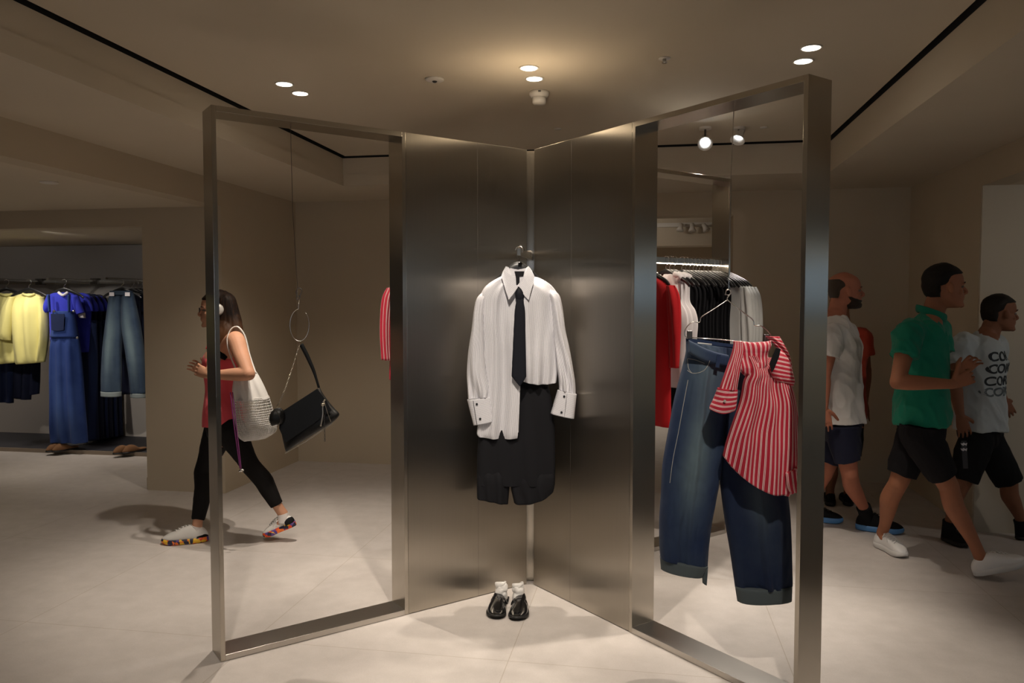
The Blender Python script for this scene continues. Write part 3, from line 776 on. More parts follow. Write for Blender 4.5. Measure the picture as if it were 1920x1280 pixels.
# ================================================================== RIGHT FRAME: CABLE, WIRE HANGER, JEANS, RED SHIRT
p1, t1 = wing_point('right front', .07, px=1369, z=1.3); DJ = depth(p1)
t = thing('suspension_wire', 'thin bright wire with a swivel ring above the jeans hanger', 'wire', P(1366, 540, DJ))
top = P(1376, 212, DJ); top.z = HT - .024
bm = BM(); wire(bm, [top, P(1370.5, 330, DJ), P(1366, 541, DJ)], .0018, 6); obj('cable', bm, M_chrome, t)
bm = BM(); wire(bm, [P(1366 + 5.5 * math.cos(a), 548 + 5 * math.sin(a), DJ) + FWH * .004 * math.sin(a) for a in [i * PI / 8 for i in range(17)]], .0016, 6); obj('ring', bm, M_chrome, t, smooth=True)
t = thing('clothes_hanger', 'bent bright wire hanger with clips holding jeans and red shirt', 'hanger', P(1364, 600, DJ))
bm = BM()
wire(bm, [P(1360, 553, DJ), P(1362, 544, DJ), P(1366, 542, DJ), P(1370, 547, DJ), P(1367, 554, DJ), P(1364, 558, DJ), P(1363.7, 562, DJ)], .0022, 8, 30)
wire(bm, [P(1363.7, 562, DJ), P(1340, 578, DJ), P(1316, 593.5, DJ), P(1313, 602, DJ), P(1309, 604.5, DJ), P(1301, 603, DJ), P(1292, 608, DJ), P(1284, 619, DJ), P(1284, 629, DJ), P(1289, 634, DJ)], .0022, 8, 60)
wire(bm, [P(1363.7, 562, DJ), P(1388, 581, DJ), P(1411, 599, DJ), P(1415, 610, DJ), P(1427, 611, DJ), P(1440, 621, DJ), P(1446, 631, DJ), P(1445, 641, DJ), P(1439, 645, DJ)], .0022, 8, 60)
wire(bm, [P(1289, 632, DJ), P(1330, 635, DJ), P(1400, 641, DJ), P(1440, 644, DJ)], .0024, 8)
obj('bent_wire', bm, M_chrome, t, smooth=True)
for cx_, cy_ in ((1293, 627), (1437, 634)):
    bm = BM(); o_, x_ = P(cx_, cy_, DJ), RT
    box(bm, -.010, .010, -.009, .009, -.018, .016, Matrix.Translation(o_) @ frame_m(RT, FWH, UP).to_4x4()); obj('clip', bm, M_hook, t, bevel=.002)

# denim with a worn, washed pattern that belongs to the cloth (uv in metres)
def denim(name, dark, light, centre=None, strength=1.0):
    m = mat(name, dark, .85, sheen=.05, spec=.2); n = N(m)
    sp = n.n('ShaderNodeSeparateXYZ'); n.l(n.uv(), sp.inputs[0])
    f = n.noise(7, 5, n.geo(), .6)
    w = n.math('ADD', n.math('MULTIPLY', f, .30), -.12)
    if centre:
        for (cu, cv, su, sv, a) in centre:
            gu = n.math('DIVIDE', n.math('SUBTRACT', sp.outputs[0], cu), su); gv = n.math('DIVIDE', n.math('SUBTRACT', sp.outputs[1], cv), sv)
            r = n.math('ADD', n.math('MULTIPLY', gu, gu), n.math('MULTIPLY', gv, gv))
            e = n.math('MULTIPLY', n.math('POWER', 2.718, n.math('MULTIPLY', r, -1.0)), a)
            w = n.math('ADD', w, e)
    w = n.math('MULTIPLY', w, strength, clamp=True)
    tw = n.n('ShaderNodeTexWave'); tw.inputs['Scale'].default_value = 260; tw.inputs['Distortion'].default_value = 1.5; n.l(n.uv(), tw.inputs[0]); tw.bands_direction = 'DIAGONAL'
    c = n.mix(w, dark, light)
    c = n.mix(n.math('MULTIPLY', tw.outputs[1], .07), c, tuple(min(1, x * 1.6 + .02) for x in light))
    n.l(c, n.b.inputs['Base Color']); n.bump(n.noise(500, 2, n.geo()), .2, .001)
    return m
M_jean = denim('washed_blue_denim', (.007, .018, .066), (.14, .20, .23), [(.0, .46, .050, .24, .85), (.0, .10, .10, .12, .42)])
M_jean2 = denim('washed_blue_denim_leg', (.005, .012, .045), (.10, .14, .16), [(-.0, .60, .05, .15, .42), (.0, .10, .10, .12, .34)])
M_cuffd = denim('turned_denim_cuff', (.075, .095, .105), (.17, .19, .19))
M_thread = mat('pale_thread', (.42, .42, .38), .8)
je = thing('hanging_jeans', 'washed blue barrel leg jeans with turned cuffs clipped to the wire hanger', 'jeans', P(1360, 850, DJ))
def fj(seed):
    a = folds(1.6, .012, .3, seed, lo=.6)
    def f(u, v): return a(u, v) + .012 * math.exp(-((u - .47 - .06 * v) / .05) ** 2) * min(1, v * 3) + .004 * noise.noise(Vector((u * 14, v * 20, seed)))
    return f
bm = strip([((1287, 640), (1362, 652), .03), ((1285, 662), (1363, 676), .055), ((1278, 692), (1364, 700), .062), ((1265, 742), (1363, 745), .066), ((1254, 800), (1360, 800), .066), ((1245, 850), (1356, 850), .066),
            ((1241, 880), (1351, 895), .062), ((1239, 925), (1345, 925), .06), ((1236, 970), (1336, 975), .06), ((1236, 1015), (1330, 1020), .055), ((1238, 1045), (1327, 1062), .048)],
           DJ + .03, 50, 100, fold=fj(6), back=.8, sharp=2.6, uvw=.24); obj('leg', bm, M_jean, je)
bm = strip([((1356, 650), (1440, 668), .03), ((1356, 676), (1444, 690), .055), ((1355, 710), (1450, 715), .062), ((1354, 760), (1456, 760), .066), ((1352, 805), (1462, 805), .066), ((1350, 850), (1468, 850), .066),
            ((1349, 895), (1474, 895), .062), ((1358, 970), (1482, 965), .06), ((1368, 1030), (1485, 1030), .055), ((1376, 1085), (1486, 1085), .05), ((1378, 1100), (1486, 1098), .046)],
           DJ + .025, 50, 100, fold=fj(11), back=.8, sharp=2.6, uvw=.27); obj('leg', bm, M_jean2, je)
bm = strip([((1237, 1041), (1327.5, 1060), .052), ((1239, 1064), (1318, 1078), .052), ((1239, 1066), (1318, 1080), .048)], DJ + .03, 30, 8, back=.8, sharp=2.6, fold=folds(1, .005, 0, 1)); obj('turned_cuff', bm, M_cuffd, je)
bm = strip([((1316, 1068), (1327.5, 1062), .02), ((1317, 1092), (1325, 1096), .016)], DJ + .03, 10, 6, back=.8); obj('cuff_tab', bm, M_cuffd, je)
bm = strip([((1378, 1098), (1486, 1096), .052), ((1382, 1124), (1485, 1122), .05), ((1383, 1126), (1485, 1124), .045)], DJ + .02, 30, 8, back=.8, sharp=2.6, fold=folds(1, .005, 0, 2)); obj('turned_cuff', bm, M_cuffd, je)
# waistband: the back runs high, the front sags
bm = plate([(1287, 634), (1320, 637), (1356, 643), (1400, 648), (1440, 650), (1440, 672), (1400, 672), (1345, 668), (1287, 655)], DJ + .03, .004, -.01); obj('waist_back', bm, M_jean, je)
bm = strip([((1286.5, 636), (1287, 660), .012), ((1300, 643), (1296, 666), .014), ((1318, 652), (1315, 676), .014), ((1338, 659), (1337, 682), .014), ((1360, 664), (1360, 686), .012)], DJ, 10, 30, off=.045, back=.8, sharp=3, uvrot=True); obj('waistband', bm, M_jean, je)
bm = plate([(1308.7, 641.5), (1335, 644.5), (1334.5, 654), (1320, 653), (1308.5, 648)], DJ + .03, .002, -.004); obj('care_label', bm, mat('white_label', (.8, .79, .76), .7), je)
bm = plate([(1337, 662), (1344, 663), (1341, 687), (1334, 686)], DJ, .005, .062); obj('belt_loop', bm, M_jean, je, bevel=.001)
from mathutils.bvhtree import BVHTree
_v = []; _f = []
for o_ in je.children:
    if o_.name.startswith(('leg', 'waistband', 'turned')):
        k0 = len(_v); _v += [full(o_) @ v.co for v in o_.data.vertices]; _f += [tuple(k0 + i for i in p.vertices) for p in o_.data.polygons]
_bv = BVHTree.FromPolygons(_v, _f)
def stitch(pts, off=0, r=.0012):
    q = resample([(x, y) for x, y in pts], len(pts) * 8); path = []
    for x, y in q:
        p = P(x, y, DJ - .5); dr = (p - CM.translation).normalized(); h = _bv.ray_cast(p, dr, 1.2)
        if h[0] is not None: path.append(h[0] - dr * .0006)
    bm = BM(); wire(bm, path, r, 5); obj('stitching', bm, M_thread, je)
stitch([(1289, 694), (1297, 699), (1308, 699), (1320, 694), (1327, 685), (1331, 676)], .078)
stitch([(1290, 672), (1305, 675), (1321, 681)], .078)
stitch([(1289, 672), (1291, 690), (1297, 699)])
stitch([(1290, 712), (1281, 760), (1272, 810), (1262, 860), (1256, 905)], [.055, .062, .066, .066, .06])
stitch([(1349, 900), (1346, 930), (1339, 968), (1334, 1010)], [.045, .04, .035, .03])

# red striped shirt hung from the right clip, twisted
def red_stripes(name, axis=0):
    return striped(name, (.46, .010, .036), (.80, .62, .62), .0170, .0026, axis, second=(.0038, .0020))
M_red = red_stripes('red_striped_cotton'); M_redh = red_stripes('red_striped_cotton_cross', 1)
rs = thing('striped_shirt', 'red and white striped shirt bunched over the right half of the jeans', 'shirt', P(1420, 760, DJ))
def fr_(u, v):
    w = .016 * math.sin(2 * PI * (1.1 * u + .5 * v)) + .008 * math.sin(2 * PI * (3.4 * u - .9 * v) + 1) * (.4 + v)
    w += .014 * math.exp(-((u - .55 - .25 * (v - .7)) / .05) ** 2) * math.exp(-((v - .62) / .12) ** 2)
    return w + .008 * noise.noise(Vector((u * 6, v * 7, 4.4)))
bm = strip([((1384, 662), (1437, 668), .03), ((1388, 678), (1452, 690), .045), ((1388, 694), (1462, 705), .06), ((1381, 712), (1468, 722), .065), ((1374, 748), (1477, 752), .065), ((1356, 800), (1483, 800), .06), ((1349, 823), (1485, 850), .056), ((1343.5, 845), (1486, 902), .045)],
           DJ, 80, 90, fold=fr_, back=.5, off=.09, sharp=2.6, uvw=.30, sag=lambda v: 34 * max(0, v - .72) / .28); obj('shirt_body', bm, M_red, rs)
# folded-over hem strip seen from inside
bm = strip([((1346, 848), (1352, 842), .004), ((1376, 877), (1382, 866), .004), ((1412, 902), (1418, 890), .005), ((1440, 915), (1446, 902), .005), ((1468, 923), (1472, 908), .004)], DJ, 8, 40, off=.075, back=.8, uvrot=True); obj('hem', bm, M_red, rs)
# yoke draped along the rod
bm = strip([((1362, 637), (1372, 690), .012, .10), ((1378, 638), (1386, 702), .022, .10), ((1395, 639), (1402, 700), .028, .11), ((1412, 638), (1412, 690), .028, .115), ((1424, 637), (1420, 680), .02, .11), ((1431, 636), (1424, 668), .01, .10)],
           DJ, 40, 40, fold=folds(1.5, .010, .4, 21, lo=.8), back=.8, uvrot=True); obj('yoke', bm, M_red, rs)
# bunched collar roll
bm = strip([((1444, 651), (1448, 656), .012, .12), ((1434, 664), (1458, 670), .03, .13), ((1424, 684), (1464, 692), .038, .13), ((1430, 703), (1468, 708), .034, .13), ((1446, 714), (1467, 718), .02, .12)],
           DJ, 36, 36, fold=folds(1.2, .008, .2, 9, lo=.8), back=.7, uvrot=True); obj('collar_roll', bm, M_red, rs)
bm = plate([(1431, 648), (1439, 650), (1436, 664), (1428, 684), (1423, 692), (1419, 676)], DJ, .004, .158); obj('neck_shade', bm, M_blackcloth, rs)  # black plate standing for the shade inside the neck opening
# near sleeve with a wide cuff
bm = strip([((1361, 637), (1376, 637), .02, .12), ((1356, 655), (1375, 655), .03, .13), ((1348, 678), (1370, 678), .034, .135), ((1340, 698), (1367, 700), .035, .14), ((1331, 722), (1364, 724), .036, .14)],
           DJ, 30, 50, fold=folds(1.4, .009, .5, 13, lo=.7), back=.8, uvw=.10); obj('sleeve', bm, M_red, rs)
bm = strip([((1329, 720), (1364, 723), .038, .14), ((1322, 738), (1363, 738), .04, .14), ((1315, 752), (1361.5, 752), .04, .14), ((1314, 758), (1360, 758), .035, .14)],
           DJ, 30, 20, fold=folds(1.4, .006, .2, 14, lo=.9), back=.9, uvw=.13, sag=lambda v: 7 * v); cf = obj('cuff', bm, M_redh, rs)
bm = BM(); cyl(bm, P(1336, 741, DJ) - FWH * .186, .005, .003, 14, FWH.to_track_quat('Z', 'Y').to_matrix()); obj('button', bm, M_thread, cf)
# far sleeve crumpled at the back right
bm = strip([((1430, 630), (1456, 630), .02, .04), ((1440, 640), (1463, 648), .035, .05), ((1452, 658), (1469, 664), .035, .06), ((1460, 680), (1474, 684), .032, .06), ((1463, 694), (1475, 693), .02, .06)],
           DJ, 28, 36, fold=folds(2, .010, .8, 17, lo=.9), back=.8); obj('sleeve', bm, M_redh, rs)
# patch cuff at the lower right corner of the body
bm = strip([((1448, 872), (1486, 852), .02, .155), ((1450, 892), (1487, 880), .024, .155), ((1455, 905), (1487, 906), .02, .15)], DJ, 20, 14, fold=folds(1, .004, 0, 2), back=.8, uvw=.09); obj('turned_corner', bm, M_red, rs)

# ================================================================== CLOTHES RAILS WITH LED STRIP
M_led = mat('led_strip', (1, 1, 1), .5, emit=(1.0, .86, .68), estr=22)
M_dkh = mat('hanger_black', (.014, .014, .015), .28)
def rail(name_label, W, a, b, z, off=.07):
    t = thing('clothes_rail', name_label, 'clothes rail', W @ Vector(((a + b) / 2, off, z)))
    bm = BM(); box(bm, a, b, off - .010, off + .010, z - .018, z + .018, W); obj('bar', bm, M_frame, t, bevel=.001)
    bm = BM(); box(bm, a + .01, b - .01, off - .007, off + .007, z - .022, z - .0185, W); obj('light_strip', bm, M_led, t)
    return t
ZR = 1.835
W = WM['right rear'][0]
rail('steel clothes rail with lit lower edge behind the hanging jeans', W, .83, 1.64, ZR)
rail('steel clothes rail in the frame behind the left panel', WM['left rear'][0], .83, 1.64, ZR)
# local hanger: x across, z up, hook eye at the origin (centre of the rail)
def hanger_parts(t, white=False):
    m = M_white if white else M_dkh
    bm = BM()
    tube(bm, [(-.205, 0, -.165, .006, .010), (-.17, 0, -.135, .007, .013), (-.09, 0, -.10, .007, .016), (-.03, 0, -.078, .007, .018), (0, 0, -.072, .007, .019), (.03, 0, -.078, .007, .018), (.09, 0, -.10, .007, .016), (.17, 0, -.135, .007, .013), (.205, 0, -.165, .006, .010)], 10, 36, side=(0, 1, 0))
    obj('shoulder_bar', bm, m, t, smooth=True)
    bm = BM(); wire(bm, [Vector((0, 0, -.06)), Vector((0, 0, -.035)), Vector((.020, 0, -.018)), Vector((.026, 0, .010)), Vector((.010, 0, .028)), Vector((-.014, 0, .026)), Vector((-.022, 0, .016))], .0022, 6, 26); obj('hook', bm, M_chrome, t, smooth=True)
def garment(name, label, cat, kind, m, loc, rotz, group, seed=1, white_hanger=False):
    """one piece of clothing hung on its hanger from the rail; hanger and garment are separate things"""
    h = thing('clothes_hanger', label[1], 'hanger', loc, rotz, group='hangers on the rail behind the jeans' if 'jeans' in label[1] else None)
    hanger_at_origin(h, white_hanger)
    g = thing(name, label[0], cat, loc, rotz, group)
    return h, g
# ================================================================== CLOTHES BEHIND THE JEANS
M_redk = fabric('red_wool', (.42, .004, .008), .85, 300, .3)
M_whitek = fabric('white_jersey', (.76, .72, .73), .8)
M_greyk = fabric('pale_grey_linen', (.50, .50, .49), .8)
M_khaki = fabric('black_shiny_cloth', (.007, .007, .008), .45, sheen=0)
def local_thing(name, label, cat, group=None): return thing(name, label, cat, (0, 0, 0), 0, group)
H0 = local_thing('clothes_hanger', 'black hanger on the rail behind the jeans', 'hanger', 'hangers on the rail behind the jeans'); hanger_parts(H0)
hset = [H0]
def hang_at(px, key='right rear', t=None, dy=0, tw=0):
    p, tt = wing_point(key, .07, px=px, t=t, z=ZR)
    W = WM[key][0]; ax = W.to_3x3() @ Vector((1, 0, 0))
    # local x towards the viewer's side of the wing
    nx = -(W.to_3x3() @ Vector((0, 1, 0)))
    p.z = ZR - .002
    return p, math.atan2(nx.y, nx.x) + tw
def hanger_copy(p, r, label, first=[True]):
    if first[0]:
        first[0] = False; o = H0; o.location = p; o.rotation_euler = (0, 0, r)
    else: o = dup(H0, p, r)
    o['label'] = label; return o
# tank top, cardigan, black top, shirt: all local x across / z down from the rail
def g_body(rows, thick, seed, amp=.012, nf=3, nu=28, nv=40):
    return strip([((-a, z), (a2, z), th * thick) for z, a, a2, th in rows], mp=LOC, nu=nu, nv=nv, thick=thick, fold=folds(nf, amp, .2, seed, lo=.7), back=.9, off=0)
def make_tank():
    g = local_thing('tank_top', 'white', 'tank top', 'white sleeveless tops on the rail')
    obj('top_body', g_body([(-.088, .075, .075, .5), (-.12, .115, .115, .8), (-.17, .13, .13, 1), (-.26, .135, .135, 1), (-.32, .18, .18, 1), (-.40, .20, .20, 1), (-.55, .19, .19, 1), (-.78, .20, .20, 1), (-.80, .20, .20, .7)], .020, 3), M_whitek, g)
    for s in (-1, 1):
        bm = BM(); tube(bm, [(s * .075, 0, -.09, .018, .020), (s * .13, 0, -.105, .020, .014), (s * .10, 0, -.13, .01, .02)], 10, 12, side=(0, 1, 0)); obj('shoulder_strap', bm, M_whitek, g, smooth=True)
    return g
def make_long(name, lab, cat, m, length, grp, seed, w0=.20, w1=.24):
    g = local_thing(name, lab, cat, grp)
    obj('garment_body', g_body([(-.095, .05, .05, .5), (-.115, .12, .12, .8), (-.16, w0, w0, 1), (-.22, w0 + .02, w0 + .02, 1.1), (-.45, w0 + .01, w0 + .01, 1.1), (-length + .05, w1, w1, 1), (-length, w1, w1, .7)], .022, seed, .012, 3), m, g)
    return g
def make_blouse(m, name, lab, cat, length, grp, seed):
    g = make_long(name, lab, cat, m, length, grp, seed, .21, .23)
    for s in (-1, 1):
        rows = [((s * .215 - .03, -.165), (s * .215 + .03, -.165), .012), ((s * .24 - .045, -.25), (s * .24 + .045, -.25), .024), ((s * .255 - .045, -.45), (s * .255 + .045, -.45), .024), ((s * .25 - .04, -.66), (s * .25 + .04, -.66), .02)]
        obj('sleeve', strip(rows, mp=LOC, nu=14, nv=30, fold=folds(1.5, .010, .4, seed + 5, lo=.8), back=.9), m, g)
    bm = BM(); tube(bm, [(-.07, 0, -.10, .012, .02), (0, 0, -.082, .012, .02), (.07, 0, -.10, .012, .02)], 10, 12, side=(0, 1, 0)); obj('collar', bm, m, g, smooth=True)
    return g
protos = {}
protos['red'] = make_blouse(M_redk, 'cardigan', 'long red knitted cardigan at the near end of the rail behind the jeans', 'cardigan', 1.02, None, 3)
protos['white'] = make_tank()
protos['black'] = make_long('black_trousers', 'black', 'trousers', M_blackcloth, 1.05, 'black trousers packed on the rail', 7, .12, .17)
protos['grey'] = make_blouse(M_greyk, 'grey_shirt', 'grey', 'shirt', .80, 'pale grey shirts at the far end of the rail', 9)
def hang(kind, px, label, tw=0, lab_h=None, first=set()):
    p, r = hang_at(px, tw=tw)
    if kind in first: g = dup(protos[kind], p, r)
    else: first.add(kind); g = protos[kind]; g.location = p; g.rotation_euler = (0, 0, r)
    g['label'] = label
    hanger_copy(p, r, lab_h)
hang('red', 1210, 'long red knitted cardigan left of the white tops on the rail', 0, 'black hanger of the red cardigan on the rail')
for px, a in ((1249, 'nearest the red cardigan'), (1256, 'in the middle of the three'), (1264, 'next to the black trousers')):
    hang('white', px, 'white sleeveless top on a black hanger, ' + a, .03 * (px - 1256) / 7, 'black hanger of the white top ' + a)
ORD = ('first', 'second', 'third', 'fourth', 'fifth', 'sixth', 'seventh', 'eighth', 'ninth', 'tenth')
for i, px in enumerate((1279, 1286, 1293, 1300, 1306, 1312, 1320, 1328, 1335, 1341)):
    hang('black', px, ORD[i] + ' pair of black trousers from the white tops on the rail behind the jeans', random.uniform(-.06, .06), 'black hanger of the ' + ORD[i] + ' black trousers from the white tops')
for i, px in enumerate((1347, 1352, 1357, 1362)):
    hang('grey', px, 'pale grey shirt at the right end of the rail, ' + ('next to the black trousers', 'second from the black trousers', 'second from the steel post', 'nearest the steel post')[i], random.uniform(-.03, .03), 'black hanger of the grey shirt ' + ('next to the trousers', 'second from the trousers', 'second from the post', 'nearest the post')[i])
# red striped shirts on the rail behind the left panel, only a sleeve shows
rsb = make_blouse(M_red, 'striped_shirt', 'red and white striped shirt peeking out behind the left steel panel, nearer the post', 'shirt', .80, 'red striped shirts behind the left panel', 12)
for i in range(2):
    p, r = hang_at(0, 'left rear', t=1.38 + .05 * i)
    r += 0
    o = rsb if i == 0 else dup(rsb)
    o.location = p; o.rotation_euler = (0, 0, r)
    if i: o['label'] = 'second red and white striped shirt behind the left steel panel, mostly hidden'
    hanger_copy(p, r, 'black hanger of the ' + ORD[i] + ' red striped shirt behind the left panel')

# ================================================================== SPOTLIGHTS SEEN THROUGH THE RIGHT FRAME
def spot_head(px, py, ty, aim, label, lit=True):
    p = P(px, py, 5.45); top_ = Vector((p.x, p.y, ZC))
    t = thing('ceiling_spotlight', label, 'spotlight', top_, group=None)
    bm = BM(); cyl(bm, (top_.x, top_.y, ZC - .008), .042, .016, 28); obj('mount_plate', bm, M_white, t)
    bm = BM(); wire(bm, [top_, Vector((p.x, p.y, p.z + .035))], .007, 10); obj('stem', bm, M_hook, t, smooth=True)
    z = (Vector(aim) - p).normalized(); x = z.orthogonal().normalized(); R = frame_m(x, z.cross(x), z)
    bm = BM(); lathe(bm, [(.001, -.085), (.024, -.085), (.028, -.078), (.028, -.02), (.032, .0), (.052, .035), (.050, .036), (.030, .004), (.001, .002)], p, 32, R); hd = obj('lamp_head', bm, M_white, t, smooth=True)
    bm = BM(); lathe(bm, [(.001, .006), (.022, .006), (.022, .010), (.001, .012)], p, 24, R)
    obj('bulb', bm, mat('spot_bulb', (1, 1, 1), .5, emit=(.86, .93, 1.0), estr=60) if lit else mat('spot_bulb_side', (1, 1, 1), .5, emit=(.86, .93, 1.0), estr=9), hd, smooth=True)
    return p, z
pa, za = spot_head(1322, 266, 248, (.2, 1.6, .3), 'white ceiling spotlight aimed forward, left of the bright wire')
spot('spotlight_lamp', pa + za * .04, pa + za * 2, 45, 44, .6, (.95, .97, 1.0), .02)
pb, zb = spot_head(1385, 256, 246, (-.3, 4.2, .0), 'white ceiling spotlight aimed down, right of the bright wire', False)
spot('spotlight_lamp', pb + zb * .04, pb + zb * 2, 50, 60, .6, NEUT, .02)
# track with three small spots beyond the opening in the back wall
M_trk = mat('track_white', (.72, .69, .64), .5)
p_ = ONY(1300, 421, 8.55)
t = thing('lighting_track', 'white lighting track on the beam beyond the back opening', 'lighting track', p_)
bm = BM(); box(bm, -1.6, ONY(1360, 420, 8.57).x, 8.57, 8.60, ONY(1300, 424.5, 8.57).z, ONY(1300, 417, 8.57).z); obj('track', bm, M_trk, t)
for i, px in enumerate((1276, 1298, 1322)):
    c = ONY(px, 426, 8.50)
    t = thing('track_spotlight', 'small grey spotlight on the far track, ' + ('leftmost of the three', 'middle of the three', 'rightmost of the three')[i], 'spotlight', c, group='small spotlights on the far track')
    bm = BM(); wire(bm, [c + Vector((0, .07, .02)), c + Vector((0, .0, .03)), c], .008, 8); obj('arm', bm, M_hook, t)
    z = Vector(((-.2, 0, .5)[i], -.3, -1)).normalized(); x = z.orthogonal().normalized(); R = frame_m(x, z.cross(x), z)
    bm = BM(); lathe(bm, [(.001, -.04), (.022, -.04), (.024, 0), (.042, .04), (.001, .035)], c, 24, R); obj('lamp_head', bm, M_white, t, smooth=True)
# ------------------------------------------------------------------ small ceiling fittings
c = CEILPT(1011, 172); t = thing('smoke_detector', 'white round smoke detector hanging below the two centre downlights', 'smoke detector', c)
bm = BM(); lathe(bm, [(.058, 0), (.058, -.018), (.050, -.030), (.046, -.034), (.001, -.034)], c, 40); bs = obj('base', bm, M_white, t, smooth=True)
bm = BM(); lathe(bm, [(.040, -.034), (.040, -.064), (.034, -.072), (.001, -.073)], c, 40); obj('sensor_head', bm, M_white, t, smooth=True)
bm = BM(); box(bm, -.008, .008, -.0595, -.055, -.016, -.006, Matrix.Translation(c) @ Matrix.Rotation(math.radians(10), 4, 'Z')); obj('indicator', bm, M_hook, bs)
c = CEILPT(815, 148); t = thing('ceiling_camera', 'flat white round ceiling sensor with a dark lens left of centre', 'ceiling sensor', c)
bm = BM(); lathe(bm, [(.052, 0), (.052, -.006), (.044, -.012), (.001, -.013)], c, 40); obj('disc', bm, M_white, t, smooth=True)
bm = BM(); ball(bm, c + Vector((0, 0, -.012)), .014, .014, .010); obj('lens', bm, M_btn, t, smooth=True)
c = CEILPT(1246, 109); t = thing('sprinkler', 'small metal sprinkler head on the ceiling right of the smoke detector', 'sprinkler', c)
bm = BM(); lathe(bm, [(.030, 0), (.030, -.004), (.001, -.004)], c, 30); obj('rose', bm, M_white, t, smooth=True)
bm = BM(); lathe(bm, [(.010, -.004), (.010, -.018), (.014, -.020), (.014, -.024), (.001, -.024)], c, 20); obj('nozzle', bm, M_chrome, t, smooth=True)
for (px, py, lab) in ((1046, 241, 'tiny white disc on the ceiling above the steel corner'), (1432, 238, 'small flat white disc on the ceiling right of the two spotlights')):
    c = CEILPT(px, py); bm = BM(); lathe(bm, [(.026, 0), (.026, -.005), (.001, -.006)], c, 28); tag(obj('ceiling_disc', bm, M_white, smooth=True), lab, 'ceiling disc')
c = CEILPT(92, 341, ZL); bm = BM(); lathe(bm, [(.055, 0), (.055, -.008), (.001, -.012)], c, 28); tag(obj('ceiling_sensor', bm, M_white, smooth=True), 'small round sensor on the low ceiling at the left', 'ceiling sensor')

# ================================================================== LEFT ALCOVE
DA = 8.30
M_plinth = mat('dark_plinth', (.035, .036, .045), .5)
bm = BM(); box(bm, -11.5, -4.16, 7.10, 7.98, .0, .035); t = tag(obj('display_plinth', bm, M_plinth, bevel=.003), 'low dark display plinth along the back of the left alcove', 'plinth')
bm = BM(); box(bm, -11.5, -4.16, 7.085, 7.097, .0, .04); obj('edge_strip', bm, mat('plinth_edge', (.30, .24, .18), .4), t)
bm = BM(); box(bm, -11.5, -4.16, 7.96, 8.0, 1.55, 2.235); tag(obj('wall_panel', bm, mat('dark_grey_panel', (.38, .36, .34), .5)), 'dark grey wall panel above the clothes rail in the left alcove', 'wall panel')
zr = P(130, 526, DA).z
t = thing('clothes_rail', 'long steel clothes rail across the left alcove', 'clothes rail', (-6, 7.85, zr))
bm = BM(); box(bm, -11.0, -4.25, 7.82, 7.85, zr - .022, zr + .022); obj('bar', bm, M_frame, t)
for px in (22, 122, 228):
    q = ONY({22: 12, 122: 120, 228: 228}[px], 524, 7.35)
    t = thing('face_out_arm', 'steel arm pointing forward from the alcove rail, above the ' + {22: 'yellow sweaters', 122: 'denim dress', 228: 'hanging jeans'}[px], 'rail arm', q, group='forward arms on the alcove rail')
    bm = BM(); box(bm, q.x - .012, q.x + .012, 7.12, 7.82, zr - .0, zr + .024); obj('arm', bm, M_frame, t)
    bm = BM(); box(bm, q.x - .045, q.x + .045, 7.80, 7.86, zr - .03, zr + .04); obj('clamp', bm, M_hook, t)
M_yellow = fabric('yellow_wool', (.74, .68, .26), .9, 220, .5)
M_blue = fabric('royal_blue_jersey', (.03, .04, .46), .8)
M_navy = fabric('navy_cloth', (.006, .009, .030), .85, sheen=.02)
M_dress = denim('blue_dungaree_denim', (.014, .035, .16), (.10, .18, .42), [(-.05, .85, .05, .35, .45), (.08, .95, .05, .3, .4)])
M_jean3 = denim('green_cast_denim', (.016, .030, .060), (.17, .23, .24), [(.0, .50, .05, .33, .55)])
M_navyd = denim('dark_row_denim', (.008, .014, .05), (.03, .06, .16))
def S(rows, d, **k): return strip(rows, d, **k)
# yellow sweaters
def sweater(cx, d, label):
    g = thing('sweater', label, 'sweater', P(cx, 610, d)); x = lambda v: cx + v
    obj('body', S([((x(-12), 550), (x(12), 550), .03), ((x(-26), 556), (x(24), 556), .05), ((x(-32), 575), (x(27), 575), .09), ((x(-30), 610), (x(26), 610), .10), ((x(-27), 650), (x(26), 650), .10), ((x(-24), 678), (x(27), 674), .09), ((x(-22), 683), (x(26), 679), .06)], d, nu=40, nv=40, fold=folds(2.5, .02, .2, 3, lo=.6)), M_yellow, g)
    obj('sleeve', S([((x(-34), 556), (x(-20), 556), .05), ((x(-46), 580), (x(-22), 580), .08), ((x(-54), 620), (x(-28), 622), .08), ((x(-57), 632), (x(-30), 638), .06)], d, nu=20, nv=24, off=.03, fold=folds(1, .015, .3, 5, lo=.6)), M_yellow, g)
    obj('sleeve', S([((x(18), 556), (x(28), 556), .05), ((x(20), 590), (x(36), 590), .07), ((x(22), 640), (x(36), 632), .07), ((x(16), 679), (x(30), 678), .05)], d, nu=20, nv=24, off=.0, fold=folds(1, .015, .3, 6, lo=.6)), M_yellow, g)
    bm = BM(); wire(bm, [P(cx - 11, 551, d - .03), P(cx, 554, d - .06), P(cx + 11, 551, d - .03)], .014, 8, 14); obj('neckband', bm, M_yellow, g, smooth=True)
    return g
sweater(54, 8.15, 'yellow knitted sweater hung facing out, nearer the denim dress')
sweater(12, 8.25, 'yellow knitted sweater cut by the left edge of the picture')
